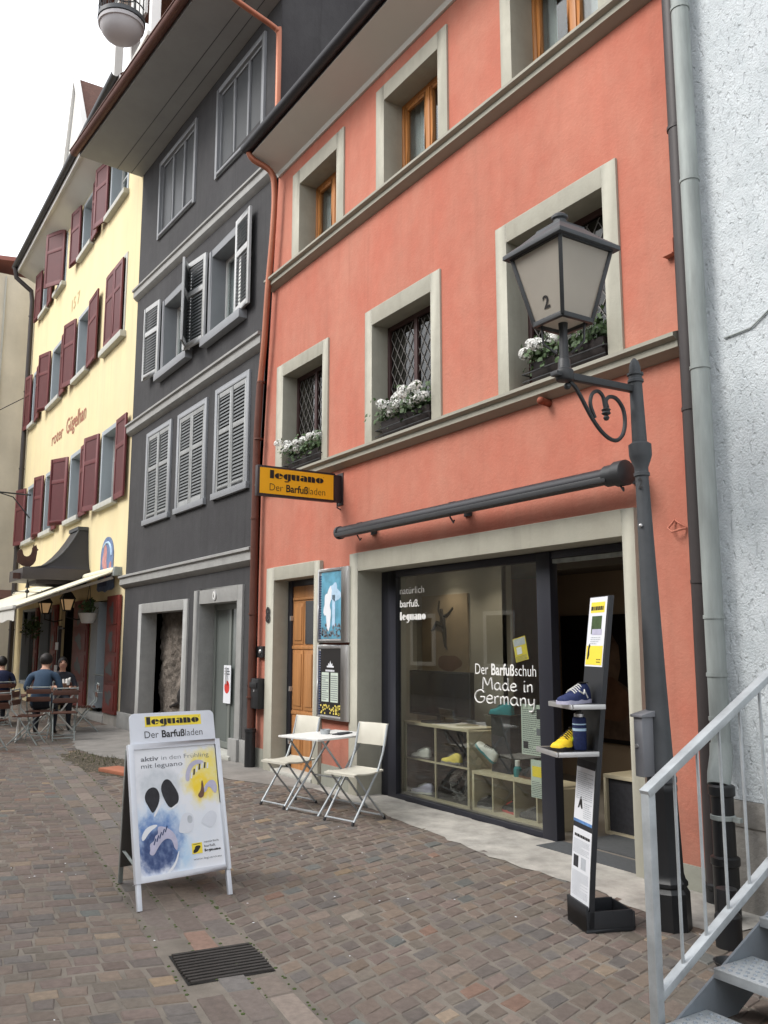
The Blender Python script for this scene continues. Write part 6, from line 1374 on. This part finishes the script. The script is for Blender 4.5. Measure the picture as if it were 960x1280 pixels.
# chairs: rotz 0 = sitter looks towards -y, back towards +y
bistro_chair('garden chair under the man in the slate blue shirt', (-16.15, -1.68, 0), R(-112))
bistro_chair('empty garden chair seen from behind beside the man in the slate blue shirt', (-15.55, -1.42, 0), R(-100))
bistro_chair('empty garden chair standing in front of the carved red doors', (-16.75, -.80, 0), R(-10))
bistro_chair('garden chair under the person in the navy jacket at the frame edge', (-18.6, -1.95, 0), R(-80))
bistro_chair('garden chair half hidden behind the slate blue shirt', (-17.7, -1.0, 0), R(70))
bistro_chair('garden chair turned sideways behind the white crossed table legs', (-15.2, -2.05, 0), R(150))
bistro_chair('dark garden chair nearest to the left frame edge', (-14.6, -2.75, 0), R(-60))
bistro_chair('garden chair standing against the wall under the left lantern', (-19.6, -.7, 0), R(-20))
garden_table('slatted garden table between the man in slate blue and his companion', (-16.95, -1.32, 0), R(10))
garden_table('slatted garden table with white crossed legs at the left frame edge', (-15.95, -2.35, 0), R(75))
garden_table('slatted garden table in front of the person in the navy jacket', (-19.5, -2.0, 0), R(5))
va = thing('napkin_pot', 'small pot of white napkins on the table beside the slate blue shirt', 'napkin holder', (-16.75, -1.15, .742)); part('pot', MB().lathe([(.06, 0), (.075, .14), (.065, .14)], (-16.75, -1.15, .742), 12), 'tone_brown', va); nk = MB(); r_ = random.Random(8)
for k in range(9): a = r_.uniform(0, 6.28); nk.obox((-16.75+.04*math.cos(a)-.03, -1.15+.04*math.sin(a), .84), (.07, .01, .01), (0, .012, 0), (.02*math.cos(a), .02*math.sin(a), r_.uniform(.09, .14)))
part('napkin', nk, 'white', va)

for lab, x, y in (('beer glass on the table beside the white napkins', -16.95, -1.45), ('half empty glass on the table of the person in the navy jacket', -19.4, -1.95)):
    gg = thing('drinking_glass', lab, 'glass', (x, y, .742)); part('tumbler', MB().lathe([(.03, 0), (.038, .14), (.035, .14), (.028, .01)], (x, y, .742), 12), 'pane', gg); part('drink', MB().lathe([(.027, .01), (.032, .09)], (x, y, .742), 12), 'warm_glass', gg)
# ---------------------------------------------------------------- people, one continuous skinned body each
def skin_body(name, nodes, edges, mats, mat_of, parent_tf):
    bm = bmesh.new(); vs = [bm.verts.new(p[:3]) for p in nodes]
    for a, b in edges: bm.edges.new((vs[a], vs[b]))
    me = bpy.data.meshes.new(name); bm.to_mesh(me); bm.free(); o = bpy.data.objects.new(name, me); COL.objects.link(o)
    md = o.modifiers.new('skin', 'SKIN'); md.use_smooth_shade = True
    lay = me.skin_vertices[0].data
    for i, p in enumerate(nodes): lay[i].radius = (p[3], p[4] if len(p) > 4 else p[3]); lay[i].use_root = (i == 0)
    sb_ = o.modifiers.new('sub', 'SUBSURF'); sb_.levels = 1; sb_.render_levels = 1
    dg = bpy.context.evaluated_depsgraph_get(); out_ = bpy.data.meshes.new_from_object(o.evaluated_get(dg)); bpy.data.objects.remove(o)
    out_.materials.clear()
    for q in mats: out_.materials.append(M[q])
    for p in out_.polygons: p.material_index = mat_of(p.center); p.use_smooth = True
    b_ = bpy.data.objects.new(name, out_); COL.objects.link(b_); return b_
def seated_person(label, loc, rotz, shirt, lean_=0., arms=0, hair='hair', long_hair=False, hips=.0):
    """local +y is where the sitter looks; the seat top is at .46"""
    t = thing('person', label, 'person', loc, rotz)
    N_ = [(0, 0, .56, .135, .115), (0, .00, .72, .130, .100), (0, .02+lean_*.3, .90, .155, .105), (0, .05+lean_*.6, 1.01, .120, .085), (0, .08+lean_*.8, 1.09, .050, .052), (0, .10+lean_, 1.15, .062, .070), (0, .115+lean_, 1.23, .076, .094), (0, .11+lean_, 1.305, .058, .070)]
    E_ = [(0, 1), (1, 2), (2, 3), (3, 4), (4, 5), (5, 6), (6, 7)]
    # nose and ears
    b = len(N_); N_ += [(0, .222+lean_, 1.215, .012), (-.085, .10+lean_, 1.215, .014, .022), (.085, .10+lean_, 1.215, .014, .022)]; E_ += [(6, b), (6, b+1), (6, b+2)]
    for s_ in (-1, 1):
        b = len(N_); N_ += [(s_*.10, .06, .53, .095), (s_*.13, .40, .51, .068), (s_*.13, .43, .28, .056), (s_*.13, .40, .09, .038), (s_*.135, .50, .035, .036, .028), (s_*.14, .60, .025, .030, .018)]
        E_ += [(0, b)]+[(b+i, b+i+1) for i in range(5)]
        b = len(N_); fwd = .30 if arms == 0 else .16; hz = .79
        N_ += [(s_*.185, .04+lean_*.55, .98, .064), (s_*.25, .06+lean_*.3, .78, .048), (s_*.22, .20+lean_*.2, .715+.03, .040), (s_*.14, fwd+.08, hz, .026), (s_*.115, fwd+.14, hz, .030, .018)]
        E_ += [(3, b)]+[(b+i, b+i+1) for i in range(4)]
        for f in range(4):
            c = len(N_); x = s_*(.140-.018*f); L_ = (.052, .064, .068, .060)[f]; N_ += [(x, fwd+.185, hz-.002, .0085), (x-s_*.004, fwd+.185+L_*.6, hz-.012, .0075), (x-s_*.006, fwd+.18+L_, hz-.026, .006)]; E_ += [(b+4, c), (c, c+1), (c+1, c+2)]
        c = len(N_); N_ += [(s_*.075, fwd+.14, hz+.0, .010), (s_*.062, fwd+.175, hz-.012, .008)]; E_ += [(b+3, c), (c, c+1)]
    def mo(c):
        if c.z > 1.075: return 0
        if c.z < .075: return 3
        if c.z < .60 and (c.y > .10 or c.z < .55) and not (abs(c.x) > .2 and c.z > .6): return 2
        if c.y > .16 and c.z > .68: return 0
        return 1
    bd = skin_body('body', N_, E_, ('skin', shirt, 'trousers', 'tone_dark'), mo, None); bd.parent = t
    hm = MB(); cy, cz = .105+lean_, 1.235
    vs = []; fs = []; n = 16; kk = 9
    for i in range(kk+1):
        ph = math.pi*.76*i/kk
        for j in range(n):
            th = 2*math.pi*j/n; front = max(0, math.sin(th)); p2 = ph*(1-.54*front)
            jit = 1+.03*math.sin(j*2.7+i*1.9)
            vs.append((.094*jit*math.sin(p2)*math.cos(th), cy-.012+.112*jit*math.sin(p2)*math.sin(th), cz+.012+.108*jit*math.cos(p2)-(.10*(i/kk)**2*(1-front) if long_hair else 0)))
    for i in range(kk):
        for j in range(n): fs.append((i*n+j, i*n+(j+1) % n, (i+1)*n+(j+1) % n, (i+1)*n+j))
    part('hair', hm.add(vs, fs), hair, t, world=False, angle=80)
    col = MB().lathe([(.075, 0), (.085, .01), (.070, .035), (.058, .03)], (0, .06+lean_*.65, 1.045), 14); part('collar', col, shirt, t, world=False)
    fc = MB()
    for s_ in (-1, 1): fc.sphere((s_*.032, .188+lean_, 1.245), .011, 8, 6)
    part('eyes', fc, 'tone_dark', t, world=False); part('mouth', MB().tube([(-.024, .182+lean_, 1.168), (0, .190+lean_, 1.165), (.024, .182+lean_, 1.168)], .004, 5), 'mural_pink', t, world=False)
    return t
pm_ = seated_person('man in a slate blue shirt seen from behind at the cafe table', (-16.15, -1.68, 0), R(68), 'shirt_teal', .17); pm_.scale = (1.16, 1.08, 1.06)
seated_person('dark haired person in a dark top sitting across from the man in slate blue', (-17.62, -1.02, 0), R(-100), 'shirt_dark', .02, long_hair=True)
seated_person('person in a navy jacket sitting at the left frame edge', (-18.55, -1.93, 0), R(92), 'shirt_navy', .03)

# ================================================================== roofs and houses farther away
dm_ = thing('dormer', 'steep tiled dormer with white bargeboards on the yellow inn roof', 'dormer', (-24, 0, 14))
A_, Bl, Br = V((-23.9, -.10, 17.6)), V((-25.1, -.10, 14.2)), V((-22.3, -.10, 15.2))
part('gable', MB().prism([A_-Z3*.3, (-25.2, -.05, 13.7), (-22.5, -.05, 13.7), Br+V((-.25, .05, 0))], (0, .15, 0)), 'offwhite', dm_, angle=0)
part('roof', MB().add([A_, Br+V((.1, 0, -.4)), Br+V((.1, 4, -.4)), A_+Y3*4, Bl, Bl+Y3*4], [(0, 1, 2, 3), (0, 3, 5, 4)]), 'shingle', dm_, angle=0)
part('bargeboard', MB().bar(A_, Br+V((.1, 0, -.4)), .10, .16, up=Y3).bar(A_, Bl, .10, .16, up=Y3), 'white', dm_)
wd_ = thing('roof_loggia', 'white timber roof loggia behind the copper gutter', 'loggia', (-17.8, .3, 15))
lg_ = MB(); 
for x in (-20.4, -18.9, -17.4): lg_.box(x-.10, x+.10, .05, .25, 13.9, 17.4)
part('post', lg_, 'white', wd_); part('parapet', MB().box(-20.5, -17.25, .02, .30, 13.6, 14.7).box(-20.6, -17.2, -.06, .34, 14.7, 14.82), 'offwhite', wd_, .01)
part('back_wall', MB().box(-20.5, -17.25, 1.4, 1.5, 13.6, 18), 'house_cream', wd_); part('beam', MB().box(-20.6, -17.2, 0, .3, 17.4, 17.75), 'white', wd_); part('roof', MB().prism([(-20.8, -.3, 17.75), (-20.8, 1.2, 19.2), (-20.8, 2.8, 17.75)], (3.7, 0, 0)), 'shingle', wd_, angle=0)
bc_ = thing('round_balcony', 'white bowl shaped balcony with a black railing high above the copper gutter', 'balcony', (-19.3, -.35, 15))
cx_, cy_, cz_ = -18.45, -.30, 15.85
part('bowl', MB().lathe([(.06, -.62), (.22, -.59), (.36, -.51), (.44, -.40), (.475, -.28), (.51, -.27), (.51, -.18), (.47, -.16)], (cx_, cy_, cz_), 28), 'balcony_grey', bc_, angle=30)
part('floor_ring', MB().lathe([(.53, -.16), (.53, -.06), (.49, -.06)], (cx_, cy_, cz_), 28), 'lamp_grey', bc_); rl_ = MB()
for k in range(22): a = 2*math.pi*k/22; rl_.cyl((cx_+.51*math.cos(a), cy_+.51*math.sin(a), cz_-.1), (cx_+.51*math.cos(a), cy_+.51*math.sin(a), cz_+1.15), .012, n=5)
for z in (.15, .45, .80, 1.15): rl_.tube([(cx_+.51*math.cos(2*math.pi*k/28), cy_+.51*math.sin(2*math.pi*k/28), cz_+z) for k in range(28)], .016, 5, closed=True)
part('railing', rl_, 'black_iron', bc_); part('door', MB().box(cx_-.45, cx_+.45, .10, .16, cz_, cz_+2.2), 'curtain', bc_)
ch = thing('house', 'cream house wall with a red roof edge at the bend of the street', 'house', (-33, 0, 0))
part('wall', shell(MB(), -44, -31.2, 14.3, [], 14., y=-7, z0=0), 'house_cream', ch, angle=0)
part('roof', MB().add([(-31.0, -7.3, 14.0), (-31.0, 1.5, 14.95), (-31.0, 1.5, 15.10), (-31.0, -7.3, 14.15), (-44, -7.3, 14.2), (-44, 1.5, 15.1), (-44, 1.5, 15.4), (-44, -7.3, 14.5)], [(0, 1, 2, 3), (4, 7, 6, 5), (0, 3, 7, 4), (3, 2, 6, 7), (1, 5, 6, 2), (0, 4, 5, 1)]), 'roof_edge', ch, angle=0)
part('corner_strip', MB().box(-31.19, -31.15, -.58, -.53, 0, 14.2), 'sill_stone', ch); part('canopy', MB().prism([(-31.2, -.4, 3.35), (-30.4, -.4, 3.05), (-30.4, -.4, 3.0), (-31.2, -.4, 3.2)], (0, 1.6, 0)), 'shingle', ch); part('doorway', MB().prism([(-31.19, .25+p[0]*.6-.8, p[1]) for p in [(-.6, 0), (.6, 0), (.6, 1.7), (.4, 2.1), (0, 2.3), (-.4, 2.1), (-.6, 1.7)]], (.02, 0, 0)), 'tone_brown', ch)
dpy = thing('downpipe', 'dark olive downpipe at the left corner of the yellow inn', 'downpipe', (-28.6, -.1, 0)); part('pipe', MB().tube([(-28.62, -.68, 13.55), (-28.62, -.62, 13.2), (-28.62, -.15, 12.85), (-28.62, -.10, 12.5), (-28.62, -.10, .1)], .075, 10), 'brown_pipe', dpy)
for z in (2, 4.5, 7, 9.5, 12): part('clip', MB().cyl((-28.62, -.10, z-.02), (-28.62, -.10, z+.02), .09, n=10), 'brown_pipe', dpy)
is_ = thing('hanging_sign', 'rusty red bird sign in a scrolled iron bracket at the left frame edge', 'sign', (-27.4, -.9, 4.9))
o = V((-27.4, -2.05, 5.15)); part('bird', MB().prism([o+V((0, p[0]*.85, p[1]*.72)) for p in ROO if p[1] > .17], (.02, 0, 0)), 'rust', is_, angle=0)
part('bracket', MB().tube([(-27.4, 0, 6.0), (-27.4, -2.6, 6.05)], .022, 6).tube([(-27.4, 0, 5.3), (-27.4, -.5, 5.9), (-27.4, -.9, 6.0)], .018, 6).tube([(-27.4, -1.3+.42*math.cos(R(a)), 5.02+.30*math.sin(R(a))) for a in range(180, 380, 20)], .014, 5).tube([(-27.4, -2.0+.5*math.cos(R(a)), 5.75+.2*math.sin(R(a))) for a in range(0, 330, 20)], .012, 5).tube([(-27.4, -1.6, 6.0), (-27.4, -1.6, 5.6)], .008, 5), 'iron', is_)
cb = MB().tube([(-28.5, -.06, 9.35), (-29.6, -.9, 8.9), (-30.9, -2.4, 8.5)], .014, 5); solo('wire', cb, 'iron', 'thin dark wire hanging from the corner of the yellow inn', 'wire')
# houses across the lane: seen mirrored in the shop window
oh = thing('house', 'plain beige house across the lane, only mirrored in the shop glass', 'house', (-9, -11, 0))
part('wall', MB().box(-30, 9, -18, -10.5, 0, 7.4), 'opp_wall', oh, angle=0)
part('roof', MB().prism([(-30.4, -10.1, 7.3), (-30.4, -14, 9.4), (-30.4, -18.4, 7.3)], (39.8, 0, 0)), 'shingle', oh, angle=0)
for k in range(9):
    for a, b in ((.9, 2.5), (3.9, 5.5)):
        x = -27+3.7*k; wf = part('window', casement(MB(), x, x+1.3, a, b, -10.5, .12, .06), 'white', oh); part('pane', MB().box(x+.1, x+1.2, -10.52, -10.47, a+.1, b-.1), 'tv', wf)
